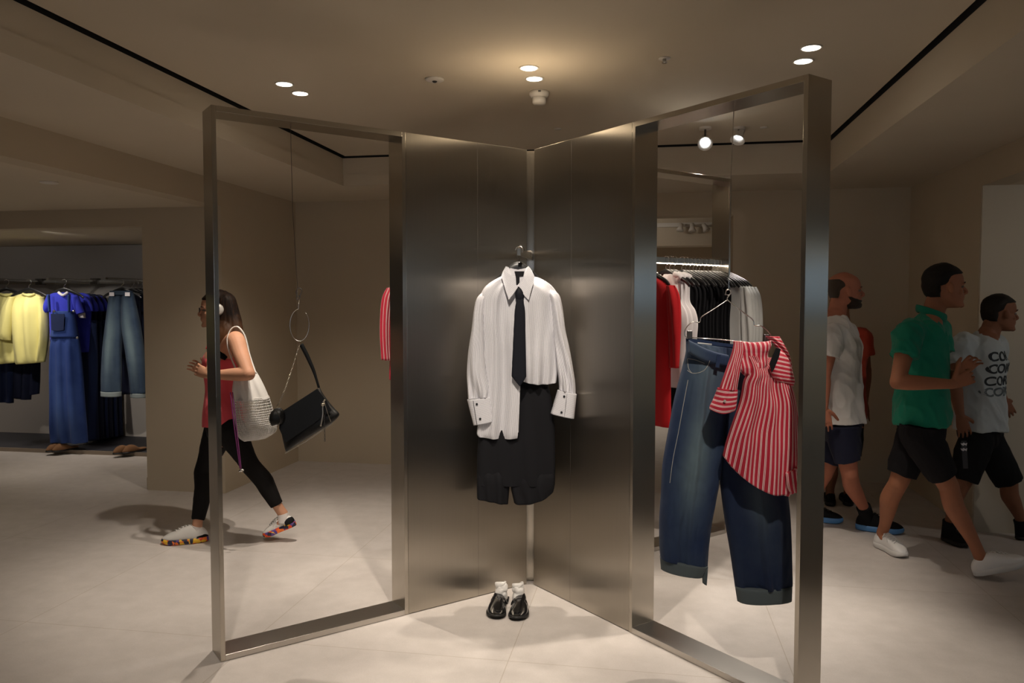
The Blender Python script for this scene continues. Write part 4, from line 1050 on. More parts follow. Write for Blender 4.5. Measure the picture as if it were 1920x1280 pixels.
# denim dungaree dress
g = thing('dungaree_dress', 'long blue denim dungaree dress over a royal blue t-shirt in the alcove', 'dress', P(130, 700, 8.1))
obj('skirt', S([((98, 630), (148, 628), .07), ((96, 650), (151, 650), .09), ((95, 690), (155, 690), .10), ((96, 750), (159, 750), .11), ((96, 800), (163, 800), .11), ((97, 827), (165, 829), .10)], 8.1, nu=50, nv=50, fold=folds(3, .03, .1, 8, lo=.3)), M_dress, g)
obj('bib', S([((101, 583), (139, 583), .06), ((101, 600), (144, 600), .07), ((97, 632), (149, 632), .08)], 8.1, nu=24, nv=14, off=.01, sharp=4), M_dress, g)
for a, b in (((99, 552), (101, 585)), ((137, 552), (137, 585))):
    obj('strap', S([((a[0] - 1, a[1]), (a[0] + 4, a[1]), .02), ((b[0], b[1]), (b[0] + 4, b[1]), .02)], 8.1, nu=6, nv=8, off=.09), M_dress, g)
bm = plate([(106, 588), (131, 588), (130, 618), (118, 620), (107, 618)], 8.1, .006, .10); obj('bib_pocket', bm, M_navyd, g)
for q in ((102, 583), (138, 583), (145, 633)):
    bm = BM(); ball(bm, P(*q, 8.0), .014); obj('button', bm, M_chrome, g, smooth=True)
ts = thing('t_shirt', 'royal blue t-shirt under the bib of the denim dungaree dress', 't-shirt', P(120, 580, 8.2))
obj('body', S([((104, 548), (132, 548), .03), ((92, 553), (142, 553), .05), ((92, 575), (142, 575), .06), ((94, 640), (142, 640), .06)], 8.15, nu=24, nv=20), M_blue, ts)
for s in (-1, 1):
    c0 = 118 + s * 22
    obj('sleeve', S([((c0 - 7, 553), (c0 + 7, 553), .04), ((c0 - 8 + s * 7, 575), (c0 + 8 + s * 7, 575), .05), ((c0 - 8 + s * 12, 590), (c0 + 7 + s * 12, 585), .04)], 8.15, nu=14, nv=14), M_blue, ts)
bm = BM(); wire(bm, [P(110, 548, 8.1), P(118, 553, 8.07), P(127, 548, 8.1)], .014, 8, 14); obj('neckband', bm, M_whitek, ts, smooth=True)
obj('white_hem', S([((145, 585), (160, 586), .03), ((148, 595), (161, 596), .02)], 8.2, nu=10, nv=6), M_whitek, ts)
obj('white_hem', S([((76, 576), (84, 574), .03), ((82, 590), (90, 590), .02)], 8.15, nu=10, nv=6), M_whitek, ts)
for i in range(4):
    g = thing('t_shirt', 'short-sleeved royal blue t-shirt, ' + ORD[i] + ' behind the denim dungaree dress', 't-shirt', P(152 + 9 * i, 570, 8.35 + .12 * i), group='royal blue t-shirts behind the denim dress')
    cx = 150 + 10 * i; d = 8.35 + .12 * i
    obj('body', S([((cx - 10, 549 + i), (cx + 8, 549 + i), .03), ((cx - 22, 556), (cx + 20, 556 + i), .04), ((cx - 22, 580), (cx + 22, 581), .04), ((cx - 20, 660), (cx + 18, 660), .04)], d, nu=20, nv=20), M_blue if i < 1 else M_navy, g)
    obj('sleeve', S([((cx + 6, 553), (cx + 16, 556), .03), ((cx + 12, 570), (cx + 26, 571), .04), ((cx + 14, 584), (cx + 28, 583), .03)], d, nu=12, nv=12, off=.03), M_blue, g)
for i in range(6):
    cx = 172 + 9 * i; d = 8.4 + .1 * i
    g = thing('denim_dress', 'long dark denim dress, ' + ORD[i] + ' in the row right of the dungaree dress', 'dress', P(cx, 720, d), group='dark denim dresses in a row')
    obj('dress_body', S([((cx - 22, 600), (cx + 10, 600), .04), ((cx - 24, 680), (cx + 12, 680), .06), ((cx - 26, 760), (cx + 12, 760), .07), ((cx - 26, 826 - i * 1.5), (cx + 14, 824 - i * 1.5), .07)], d, nu=24, nv=30, fold=folds(2, .02, .1, i, lo=.5)), M_navyd if i % 2 == 0 else M_navy, g)
for i in range(4):
    cx = 12 + 16 * i; d = 8.45 + .05 * i; yb = (752, 748, 745, 742)[i]
    g = thing('navy_trousers', 'dark navy trousers showing below the yellow sweaters, ' + ORD[i] + ' from the left', 'trousers', P(cx, 700, d), group='navy trousers behind the yellow sweaters')
    obj('trouser_body', S([((cx - 16, 600), (cx + 14, 600), .05), ((cx - 17, 680), (cx + 16, 680), .06), ((cx - 18, yb), (cx + 14, yb + (3, -3, 4, -4)[i]), .06)], d, nu=24, nv=30, fold=folds(2, .02, .1, i + 3, lo=.5)), M_navyd if i == 0 else M_navy, g)
# washed jeans facing out
g = thing('hanging_jeans', 'washed wide leg jeans with turned cuffs at the right end of the alcove', 'jeans', P(230, 640, 8.15))
obj('leg', S([((207, 549), (230, 549), .05), ((204, 562), (230, 562), .07), ((201, 590), (230, 590), .09), ((197, 622), (230, 622), .09), ((193, 660), (228, 660), .09), ((191, 700), (228, 700), .09), ((191, 733), (227, 735), .08)], 8.15, nu=30, nv=50, uvw=.26, fold=folds(1.5, .018, .2, 3, lo=.5)), M_jean3, g)
obj('leg', S([((228, 549), (251, 549), .05), ((228, 562), (254, 562), .07), ((228, 590), (260, 590), .09), ((229, 618), (266, 620), .09), ((236, 660), (271, 660), .09), ((243, 700), (274, 700), .09), ((247, 737), (276, 737), .08)], 8.15, nu=30, nv=50, uvw=.26, fold=folds(1.5, .018, .2, 6, lo=.5)), M_jean3, g)
for a, b, c_, e in ((190, 228, 733, 743), (246, 276, 736, 745)): obj('turned_cuff', S([((a, c_), (b, c_ + 1), .09), ((a, e - 1), (b, e), .085)], 8.15, nu=16, nv=5), mat('pale_cuff', (.20, .23, .23), .9), g)
obj('waistband', S([((207, 545), (250, 545), .05), ((206, 553), (251, 553), .055)], 8.15, nu=16, nv=5, off=.01, sharp=4), M_jean3, g)
for q in (212, 241):
    bm = plate([(q, 548), (q + 9, 548), (q + 9, 555), (q, 555)], 8.15, .004, .075); obj('white_tag', bm, M_whitek, g)
for i in range(3):
    cx = 247 + 8 * i; d = 8.4 + .08 * i
    g = thing('hanging_jeans', 'dark jeans, ' + ORD[i] + ' behind the washed wide leg jeans', 'jeans', P(cx, 640, d), group='dark jeans behind the washed pair')
    obj('jean_body', S([((cx - 20, 552), (cx + 16, 552), .04), ((cx - 22, 640), (cx + 18, 640), .07), ((cx - 22, 738), (cx + 18, 738), .07)], d, nu=20, nv=20, fold=folds(2, .02, .1, i, lo=.5)), M_navy, g)
# hangers for the alcove's front pieces
for cx, d, lab in ((54, 8.15, 'the nearer yellow sweater'), (12, 8.25, 'the yellow sweater at the picture edge'), (120, 8.12, 'the denim dungaree dress'), (228, 8.15, 'the washed wide leg jeans')):
    p = P(cx, 545, d); h = dup(H0, P(cx, 529, d), math.radians(8)); h['label'] = 'dark hanger of ' + lab + ' in the alcove'; h['group'] = 'hangers in the left alcove'
for i in range(3):
    d = 8.4 + .08 * i; h = dup(H0, P(247 + 8 * i, 531, d), math.radians(8)); h['label'] = 'dark hanger of the ' + ORD[i] + ' dark jeans behind the washed pair'; h['group'] = 'hangers in the left alcove'
# brown sandals on the plinth
M_suede = fabric('brown_suede', (.24, .12, .055), .85)
def sandal(p, hd, L, label, dark=False):
    t = thing('mule_shoe', label, 'shoe', p); m = place(p, hd)
    bm = BM(); skinring(bm, shoe_rings(L, [(.032,), (.034,), (.036,), (.040,), (.047,), (.046,), (.034,)], [(.018,), (.018,), (.02,), (.05,), (.062,), (.05,), (.022,)], .02)); xf(bm, m); obj('upper', bm, M_suede, t, smooth=True)
    bm = BM(); skinring(bm, [[Vector((v.x * 1.05, v.y * 1.03, min(v.z, .020))) for v in r] for r in shoe_rings(L, [(.032,), (.034,), (.036,), (.040,), (.047,), (.046,), (.034,)], [(.02,)] * 7, .004)]); xf(bm, m); obj('sole', bm, M_dksole, t, smooth=True)
for (px, py, lab) in ((246, 846, 'left of the two brown suede mules at the right end of the plinth'), (262, 845, 'right of the two brown suede mules at the right end of the plinth'), (122, 842, 'brown mule in the shade under the denim dress, left one'), (134, 842, 'brown mule in the shade under the denim dress, right one')):
    p = FLOOR(px, py, .036); sandal(p, Vector((-.35, -1, 0)), .27, lab)
# ================================================================== PEOPLE
def skin(name, c, rough=.5):
    m = mat(name, c, .6, spec=.25); n = N(m)
    f = n.noise(18, 4, n.geo()); col = n.mix(f, tuple(x * .88 for x in c), (min(1, c[0] * 1.12), c[1] * 1.04, c[2] * 1.02)); n.l(col, n.b.inputs['Base Color'])
    n.b.inputs['Subsurface Weight'].default_value = .0
    return m
PROF = [  # z, front, back, half width   (in head heights, ear axis at 0)
    (0.00, .30, .02, .10), (0.03, .40, -.03, .17), (0.09, .43, -.12, .215), (0.155, .405, -.22, .245), (0.20, .425, -.28, .258),
    (0.26, .43, -.33, .27), (0.31, .415, -.36, .28), (0.40, .40, -.40, .295), (0.49, .375, -.43, .30), (0.55, .405, -.445, .315),
    (0.65, .405, -.455, .33), (0.75, .375, -.445, .33), (0.84, .31, -.40, .30), (0.92, .19, -.29, .225), (0.97, .08, -.17, .14), (1.0, .0, -.05, .03)]
def head_frame(O, fwd, up=UP):
    f = Vector(fwd).normalized(); r = f.cross(Vector(up)).normalized(); u = r.cross(f).normalized()
    return Matrix(((r.x, f.x, u.x, O.x), (r.y, f.y, u.y, O.y), (r.z, f.z, u.z, O.z), (0, 0, 0, 1)))
def prof_rings(Mh, H, prof, grow=0.0, ns=32):
    out = []
    for z, f, b, w in prof:
        mid = (f + b) / 2; hl = (f - b) / 2 + grow; ring = []
        for k in range(ns):
            a = 2 * PI * k / ns; c, s = math.cos(a), math.sin(a)
            x = (w + grow) * math.copysign(abs(c) ** .9, c) * (1 - .16 * max(0, s)); y = mid + hl * math.copysign(abs(s) ** .95, s)
            ring.append(Mh @ Vector((x * H, y * H, z * H)))
        out.append(ring)
    return out
def add_head(bm, Mh, H, female=False):
    p = resample(PROF, 34); skinring(bm, prof_rings(Mh, H, p))
    L = lambda x, y, z: tuple(Mh @ Vector((x * H, y * H, z * H)))
    k = .85 if female else 1.0
    sd = Mh.to_3x3() @ Vector((1, 0, 0))
    tube(bm, [(*L(0, .37, .53), .035 * H, .03 * H), (*L(0, .44, .45), .04 * H * k, .04 * H), (*L(0, .485 + .015 * (k > .9), .375), .050 * H * k, .040 * H), (*L(0, .45, .335), .06 * H * k, .035 * H), (*L(0, .40, .31), .05 * H, .03 * H)], 12, 14, side=sd, round_ends=True)
    tube(bm, [(*L(-.09, .375, .245), .02 * H, .02 * H), (*L(0, .430, .250), .028 * H, .026 * H), (*L(.09, .375, .245), .02 * H, .02 * H)], 10, 12, side=UP)       # upper lip
    tube(bm, [(*L(-.08, .37, .205), .02 * H, .02 * H), (*L(0, .422, .200), .030 * H, .028 * H), (*L(.08, .37, .205), .02 * H, .02 * H)], 10, 12, side=UP)     # lower lip
    tube(bm, [(*L(-.20, .31, .555), .02 * H, .03 * H), (*L(-.10, .385, .57), .03 * H, .035 * H), (*L(0, .395, .56), .03 * H, .03 * H), (*L(.10, .385, .57), .03 * H, .035 * H), (*L(.20, .31, .555), .02 * H, .03 * H)], 10, 16, side=UP)
    ball(bm, L(0, .385, .06), .10 * H, .06 * H, .06 * H, Mh.to_3x3(), 16)
    for s in (-1, 1):
        ball(bm, L(s * .345, -.02, .45), .036 * H, .075 * H, .125 * H, Mh.to_3x3() @ Matrix.Rotation(.18, 3, 'X') @ Matrix.Rotation(s * -.25, 3, 'Z'), 16)
        ball(bm, L(s * .18, .26, .37), .07 * H, .07 * H, .06 * H, Mh.to_3x3(), 14)
def face_parts(t, Mh, H, brow_c, m_brow):
    for s in (-1, 1):
        L = lambda x, y, z: Mh @ Vector((x * H, y * H, z * H))
        bm = BM(); ball(bm, L(s * .135, .322, .485), .055 * H, .045 * H, .026 * H, Mh.to_3x3(), 16); e = obj('eye', bm, mat('eye_white', (.16, .13, .12), .35), t, smooth=True)
        bm = BM(); ball(bm, L(s * .135, .352, .485), .028 * H, .018 * H, .024 * H, Mh.to_3x3(), 12); obj('iris', bm, mat('iris_dark', (.02, .012, .008), .2), e, smooth=True)
        bm = BM(); tube(bm, [(*L(s * .06, .402, .575), .010 * H, .016 * H), (*L(s * .14, .392, .592), .012 * H, .018 * H), (*L(s * .22, .325, .575), .008 * H, .012 * H)], 8, 12, side=UP); obj('eyebrow', bm, m_brow, t, smooth=True)
def short_hair(t, Mh, H, m, vol=.03, top=.05, name='hair', cut=.24):
    pr = []
    for z, f, b, w in resample(PROF, 60):
        if z < cut: continue
        if z < .42: fl = b + .16 + (z - cut) * .7
        elif z < .50: fl = -.13
        elif z < .57: fl = -.13 + (z - .50) * 3.6
        elif z < .70: fl = .12 + (z - .57) * .5
        elif z < .79: fl = .185 + (z - .70) * 2.0
        else: fl = f + .012 + top * .4
        g = vol * min(1, (z - cut) / .15 + .25)
        pr.append((z + top * max(0, (z - .7) / .3) ** 1.0, min(fl, f + .02), b - g, w + g * .8 * (1 if z > .45 else .7)))
    bm = BM(); skinring(bm, prof_rings(Mh, H, pr, 0.004)); o = obj(name, bm, m, t, smooth=True)
    displace(o.data, lambda c, nn: .0015 * noise.noise(c * 90) + .002 * noise.noise(c * 35)); return o
def add_hand(bm, wrist, d, n_, curl=.5, thumb=1, k=1.0, thumb_up=None):
    d = Vector(d).normalized(); n_ = Vector(n_); n_ = (n_ - d * n_.dot(d)).normalized(); s = d.cross(n_)
    w = Vector(wrist)
    tube(bm, [(*w, .026 * k, .019 * k), (*(w + d * .035 * k), .034 * k, .018 * k), (*(w + d * .07 * k), .040 * k, .016 * k), (*(w + d * .092 * k), .038 * k, .013 * k)], 14, 14, side=s, round_ends=True)
    for i, (o, L) in enumerate(((-.031, .064), (-.0105, .078), (.0105, .082), (.031, .072))):
        o *= thumb; c = w + d * (.084 * k) + s * o * k; dr = (d + s * o * 3.0).normalized(); pts = [(*(c - dr * .015), .0092 * k)]
        a = curl * (.75 + .12 * i)
        for seg in (.42, .32, .26):
            c = c + dr * L * seg * k; pts.append((*c, (.0088 - .0010 * len(pts)) * k))
            ca, sa = math.cos(a), math.sin(a); dr = (dr * ca + n_ * sa).normalized(); a *= 1.05
        tube(bm, [(*p, p[3]) for p in pts], 10, 14, side=s, round_ends=True)
    c = w + d * .022 * k + s * .026 * thumb * k
    dr = (d * .65 + s * thumb * .75 + n_ * .35).normalized() if thumb_up is None else (Vector(thumb_up)).normalized()
    p1 = c + dr * .038 * k; d2 = (dr + d * .5 + n_ * curl * .4).normalized() if thumb_up is None else dr
    p2 = p1 + d2 * .03 * k; p3 = p2 + d2 * .022 * k
    tube(bm, [(*c, .015 * k, .015 * k), (*p1, .012 * k, .012 * k), (*p2, .0105 * k, .0105 * k), (*p3, .008 * k, .008 * k)], 12, 14, side=n_, round_ends=True)
def lerp(a, b, t): return Vector(a) * (1 - t) + Vector(b) * t
def body(t, J, Hd, m, fwd, face, female=False, k=1.0, hands=(), bulk=1.0, head_up=UP, name='body', lean=None):
    """one continuous figure from its joints"""
    bm = BM(); fw_ = Vector(fwd).normalized(); side = fw_.cross(UP).normalized()
    pv, ch, nk = J['pelvis'], J['chest'], J['neck']; ws = lerp(pv, ch, .5)
    a = (.150, .125, .150, .165, .13) if female else (.150, .145, .165, .185, .15)
    b = (.115, .095, .105, .105, .07) if female else (.115, .115, .125, .12, .08)
    a = [x * k * bulk for x in a]; b = [x * k * bulk for x in b]
    tube(bm, [(*(pv - Vector((0, 0, .09)) * k), a[0] * .75, b[0] * .8), (*pv, a[0], b[0]), (*ws, a[1], b[1]), (*lerp(ws, ch, .7), a[2], b[2]), (*ch, a[3], b[3]), (*lerp(ch, nk, .55), a[4], b[4]), (*nk, .07 * k, .062 * k)], 28, 40, side=side, round_ends=True)
    Mh = head_frame(J['head'], face, head_up); H = Hd
    nt = Mh @ Vector((0, -.10 * H, .30 * H))
    tube(bm, [(*(nk - Vector((0, 0, .04))), .068 * k, .062 * k), (*lerp(nk, nt, .45), .054 * k * (.88 if female else 1.04), .056 * k * (.88 if female else 1.04)), (*nt, .055 * k, .06 * k)], 18, 14, side=side, round_ends=True)
    add_head(bm, Mh, H, female)
    r = 1.04 if female else 1.0
    for s in 'NF':
        sh, el, wr = J['sh' + s], J['el' + s], J['wr' + s]
        ball(bm, sh, .058 * r * k, .058 * r * k, .056 * r * k)
        tube(bm, [(*lerp(ch, sh, .5), .06 * r * k), (*sh, .056 * r * k), (*lerp(sh, el, .4), .050 * r * k), (*lerp(sh, el, .85), .041 * r * k), (*el, .041 * r * k)], 18, 22, round_ends=True)
        tube(bm, [(*el, .040 * r * k), (*lerp(el, wr, .25), .042 * r * k), (*lerp(el, wr, .7), .032 * r * k), (*wr, .026 * r * k)], 18, 22, round_ends=True)
        hp, kn, an = J['hp' + s], J['kn' + s], J['an' + s]; bk = -fw_ * .018 * k
        th = 1.0 if female else .98
        tube(bm, [(*hp, .070 * th * k), (*lerp(hp, kn, .25), .080 * th * k), (*lerp(hp, kn, .75), .060 * k), (*kn, .054 * k)], 20, 24, round_ends=True)
        tube(bm, [(*kn, .053 * k), (*(lerp(kn, an, .28) + bk), .055 * k), (*(lerp(kn, an, .45) + bk * .7), .050 * k), (*lerp(kn, an, .8), .034 * k), (*an, .034 * k)], 20, 28, round_ends=True)
        if 'toe' + s in J:
            tube(bm, [(*(an), .033 * k), (*(lerp(an, J['toe' + s], .25) - UP * .022), .026 * k), (*(lerp(an, J['toe' + s], .7) - UP * .018), .018 * k)], 14, 10, round_ends=True)
    for (wk, d, n_, cu, tb, tu) in hands: add_hand(bm, J[wk], d, n_, cu, tb, k, tu)
    me = remesh(bm, .0045, 3, name)
    link(name, me, m, t, True)
    return Mh
def wr_fn(amp, sc=7, stretch=(1, 1, .45), seed=0):
    def f(c, nn):
        q = Vector((c.x * stretch[0] + .35 * c.z, c.y * stretch[1] + .3 * c.z, c.z * stretch[2])) * sc + Vector((seed, seed, 0))
        r = 1 - abs(noise.noise(q)) * 2.2; r2 = 1 - abs(noise.noise(q * 2.1 + Vector((3, 1, 7)))) * 2.2
        return amp * (.75 * max(-.6, r - .55) + .40 * max(-.6, r2 - .6))
    return f
def foot(J, s, heel, toe, L=None):
    """set the ankle and toe joints from where the shoe stands"""
    m_, L_ = shoeM(heel, toe); L_ = L or L_; J['an' + s] = m_ @ Vector((0, -.012, .098)); J['toe' + s] = m_ @ Vector((0, .36 * L_, .050)); return m_, L_
def tee(t, J, m, fwd, k=1.0, hem=-.02, sleeve=.55, bulk=1.0, name='t_shirt', loose=.022, neck_drop=.0, seed=1, amp=.010, sl=('N', 'F'), female=False, slr=1.0, flare=.014):
    bm = BM(); side = Vector(fwd).normalized().cross(UP)
    pv, ch, nk = J['pelvis'], J['chest'], J['neck']; ws = lerp(pv, ch, .5); g = loose
    a = (.155, .150, .165, .185, .15); b = (.120, .120, .128, .124, .085)
    if female: a = (.150, .127, .150, .150, .10); b = (.115, .098, .108, .100, .06)
    hm = pv + (pv - ch).normalized() * hem
    a = [x * k * bulk + g for x in a]; b = [x * k * bulk + g for x in b]
    tube(bm, [(*hm, a[0] + flare, b[0] + flare), (*lerp(hm, ws, .4), a[0] + flare * .6, b[0] + flare * .6), (*ws, a[1], b[1]), (*lerp(ws, ch, .7), a[2], b[2]), (*ch, a[3], b[3]), (*lerp(ch, nk, .55), a[4], b[4] * .95), (*(lerp(ch, nk, .93) - Vector((0, 0, neck_drop))), .080 * k, .072 * k)], 32, 50, side=side)
    for s in sl:
        sh, el = J['sh' + s], J['el' + s]; e = lerp(sh, el, sleeve)
        tube(bm, [(*lerp(ch, sh, .45), (.075 * k + g) * slr), (*sh, (.062 * k + g) * slr), (*lerp(sh, e, .5), (.060 * k + g) * slr), (*e, (.060 * k + g) * slr)], 20, 24)
    me = remesh(bm, .0055, 3, name); displace(me, wr_fn(amp, seed=seed))
    return link(name, me, m, t, True)
def shorts(t, J, m, fwd, k=1.0, leg=.8, loose=.012, name='shorts', seed=3, top=.10, amp=.010, legs=None):
    bm = BM(); side = Vector(fwd).normalized().cross(UP); pv, ch = J['pelvis'], J['chest']; u = (ch - pv).normalized()
    tube(bm, [(*(pv - u * .13 * k), .10 * k, .09 * k), (*(pv - u * .09 * k), .150 * k, .118 * k), (*pv, .162 * k, .127 * k), (*(pv + u * top), .155 * k, .120 * k)], 28, 16, side=side)
    for s in 'NF':
        hp, kn, an = J['hp' + s], J['kn' + s], J['an' + s]; lg = (legs or {}).get(s, leg); e = lerp(hp, kn, lg)
        tube(bm, [(*(hp + u * .05), .108 * k), (*hp, .106 * k), (*lerp(hp, e, .5), .088 * k + loose), (*e, .074 * k + loose)], 22, 26)
    me = remesh(bm, .005, 3, name); displace(me, wr_fn(amp, seed=seed))
    return link(name, me, m, t, True)
def shoeM(heel, toe):
    heel, toe = Vector(heel), Vector(toe); y = (toe - heel).normalized(); L = (toe - heel).length
    x = y.cross(UP).normalized(); z = x.cross(y).normalized(); o = heel + y * L * .28
    return Matrix(((x.x, y.x, z.x, o.x), (x.y, y.y, z.y, o.y), (x.z, y.z, z.z, o.z), (0, 0, 0, 1))), L
def sock_tube(t, an, up_to, m, r=.044, name='sock'):
    bm = BM(); tube(bm, [(*(Vector(an) - Vector((0, 0, .03))), r), (*lerp(an, up_to, .5), r * .97), (*up_to, r)], 18, 10); return obj(name, bm, m, t, smooth=True)
def hairmat(name, c1, c2, z0=None, z1=None):
    m = mat(name, c1, .6, spec=.15); n = N(m)
    mp = n.n('ShaderNodeMapping'); mp.inputs['Scale'].default_value = (160, 160, 9); n.l(n.geo(), mp.inputs[0])
    f = n.noise(1.0, 3, mp.outputs[0]); n.bump(f, .35, .002)
    if z0 is not None:
        sp = n.n('ShaderNodeSeparateXYZ'); n.l(n.geo(), sp.inputs[0]); mr = n.n('ShaderNodeMapRange'); n.l(sp.outputs[2], mr.inputs[0])
        mr.inputs[1].default_value = z0; mr.inputs[2].default_value = z1; mr.inputs[3].default_value = 0; mr.inputs[4].default_value = 1
        c = n.mix(n.math('MULTIPLY', mr.outputs[0], n.math('ADD', f, .45), clamp=True), c2, c1)
    else: c = n.mix(f, c1, c2)
    n.l(c, n.b.inputs['Base Color']); return m
M_whsh = mat('white_shoe_leather', (.80, .79, .78), .45)
M_whsole = mat('white_rubber', (.70, .69, .67), .6)
M_blksh = fabric('black_shoe_cloth', (.010, .010, .011), .7)
M_blacks = fabric('black_sport_cloth', (.009, .009, .010), .75, sheen=0)

# ------------------------------------------------------------------ the woman walking left
D0 = 5.08; fwd = -RT
J = dict(pelvis=P(421, 788, 5.10), chest=P(415, 672, 5.10), neck=P(420, 634, 5.10), head=P(409, 612, 5.10),
         shN=P(441, 637, 4.93), elN=P(466, 701, 4.78), wrN=P(393, 703, 4.88), shF=P(408, 643, 5.26), elF=P(425, 712, 5.32), wrF=P(390, 701, 5.14),
         hpN=P(431, 806, 5.03), knN=P(470, 873, 5.03), anN=P(541, 966, 5.06), toeN=P(505, 1000, 5.08),
         hpF=P(412, 806, 5.18), knF=P(381, 884, 5.18), anF=P(375, 978, 5.16), toeF=P(330, 1008, 5.14))
e1 = FLOOR(391, 1013, .004); e2 = FLOOR(304, 1019, .002)
FT = [foot(J, 'N', P(556, 984, 5.07), P(497, 1008.5, 5.08)), foot(J, 'F', e1, e2)]
w = thing('person', 'woman in a coral vest and black leggings walking left behind the steel post', 'person', FLOOR(440, 1012))
sk = skin('skin_warm', (.50, .27, .17))
Mh = body(w, J, .232, sk, fwd, -RT * .93 - FWH * .32 + Vector((0, 0, -.06)), True, .97,
          hands=(('wrN', P(370, 693, 4.92) - J['wrN'], FW, .8, -1, None), ('wrF', P(368, 688, 5.14) - J['wrF'], -FW, 1.1, 1, None)))
M_hairw = hairmat('brown_hair', (.008, .005, .004), (.085, .034, .012), P(430, 640, 5).z, P(430, 588, 5).z)
face_parts(w, Mh, .232, None, M_hairw)
bm = BM()
pr = []
for z, f, b, wd in resample(PROF, 50):
    if z < .30: continue
    fl = .10 if z < .60 else (.12 + (z - .60) * 1.4 if z < .80 else f + .02)
    pr.append((z + .05 * max(0, (z - .7) / .3), min(fl, f + .02), b - .06, wd + .05))
skinring(bm, prof_rings(Mh, .232, pr, .004))
for (pts) in ([(421, 565, 5.06, .055, .075), (428, 600, 5.06, .055, .085), (436, 622, 5.04, .045, .075), (447, 640, 5.02, .030, .05), (458, 655, 5.0, .010, .02)],
              [(420, 604, 5.03, .025, .04), (420, 625, 5.0, .035, .06), (415, 645, 5.0, .03, .05), (410, 665, 5.0, .02, .035), (402, 680, 5.0, .006, .015)],
              [(415, 590, 5.2, .03, .06), (420, 620, 5.2, .03, .06), (412, 650, 5.22, .03, .05), (400, 680, 5.22, .01, .02)]):
    tube(bm, [(*P(x, y, d), a, b) for x, y, d, a, b in pts], 20, 30, side=FWH, round_ends=True)
me = remesh(bm, .005, 3, 'hair'); displace(me, lambda c, nn: .003 * noise.noise(Vector((c.x * 60, c.y * 60, c.z * 5)))); link('hair', me, M_hairw, w, True)
# headphones
M_hp = mat('silver_headphone', (.62, .60, .56), .3, .3)
hpn = thing('headphones', 'pale over-ear headphones on the head of the woman in the coral vest', 'headphones', Mh @ Vector((0, 0, .1)))
Mx = Mh.to_3x3(); H = .232
for s in (-1, 1):
    bm = BM(); c = Mh @ Vector((s * .108, -.006, .112)); R = frame_m(Mx @ Vector((0, 1, 0)), Mx @ Vector((0, 0, 1)), Mx @ Vector((s, 0, 0)))
    lathe(bm, [(.001, -.014), (.034, -.014), (.040, -.006), (.040, .006), (.030, .016), (.001, .020)], c, 32, R); obj('ear_cup', bm, M_hp, hpn, smooth=True)
bm = BM(); tube(bm, [(*(Mh @ Vector((.108 * math.sin(a), -.004 + .012 * math.cos(a), .118 + .135 * math.cos(a)))), .010, .004) for a in [-1.55 + 3.1 * i / 24 for i in range(25)]], 10, side=Mx @ Vector((0, 1, 0))); obj('headband', bm, M_hp, hpn, smooth=True)
# spectacles
bm = BM()
for s in (-1, 1):
    c = Mh @ Vector((s * .032, .105, .113)); wire(bm, [c + Mx @ Vector((.022 * math.cos(a), 0, .018 * math.sin(a))) for a in [i * PI / 8 for i in range(17)]], .0016, 6)
    wire(bm, [Mh @ Vector((s * .054, .103, .115)), Mh @ Vector((s * .076, .05, .113)), Mh @ Vector((s * .078, .0, .110))], .0016, 6)
wire(bm, [Mh @ Vector((-.012, .106, .116)), Mh @ Vector((.012, .106, .116))], .0016, 6); obj('spectacles', bm, M_btn, w, smooth=True)
M_coral = fabric('coral_jersey', (.74, .085, .11), .7, 500)
tee(w, J, M_coral, fwd, .97, hem=.03, sl=(), name='vest_top', loose=.010, neck_drop=.055, female=True, amp=.006, seed=4)
bm = BM()
for s, d_ in (('N', -.06), ('F', .06)):
    o = J['neck'] + FWH * d_ * 1.1
    tube(bm, [(*(lerp(J['chest'], J['neck'], .5) + FWH * d_ * 1.3 + fwd * .075), .018, .005), (*(o + fwd * .05 + UP * .012), .016, .005), (*(o - fwd * .03 + UP * .014), .016, .005), (*(lerp(J['chest'], J['neck'], .5) + FWH * d_ * 1.3 - fwd * .09), .018, .005)], 10, 20, side=FWH)
obj('strap', bm, M_coral, w, smooth=True)
bm = BM(); tube(bm, [(*P(411, 650, 4.99), .016, .006), (*P(414, 664, 4.96), .020, .006), (*P(424, 672, 4.95), .014, .006)], 10, 10, side=RT); obj('bra_edge', bm, M_blacks, w, smooth=True)
M_legg = fabric('black_leggings', (.009, .008, .008), .7, sheen=0)
bm = BM(); side = fwd.cross(UP)
tube(bm, [(*(J['pelvis'] - UP * .10), .13, .105), (*J['pelvis'], .152, .122), (*(J['pelvis'] + UP * .06), .14, .112)], 26, 12, side=side)
for s, e_ in (('N', .80), ('F', .88)):
    hp, kn, an = J['hp' + s], J['kn' + s], J['an' + s]; bk = -fwd * .018
    tube(bm, [(*hp, .100), (*lerp(hp, kn, .3), .090), (*lerp(hp, kn, .75), .066), (*kn, .060)], 22, 24, round_ends=True)
    tube(bm, [(*kn, .060), (*(lerp(kn, an, .28) + bk), .061), (*(lerp(kn, an, .45) + bk * .7), .056), (*lerp(kn, an, e_), .042)], 22, 26)
me = remesh(bm, .005, 3, 'leggings'); displace(me, wr_fn(.003, 14)); link('leggings', me, M_legg, w, True)
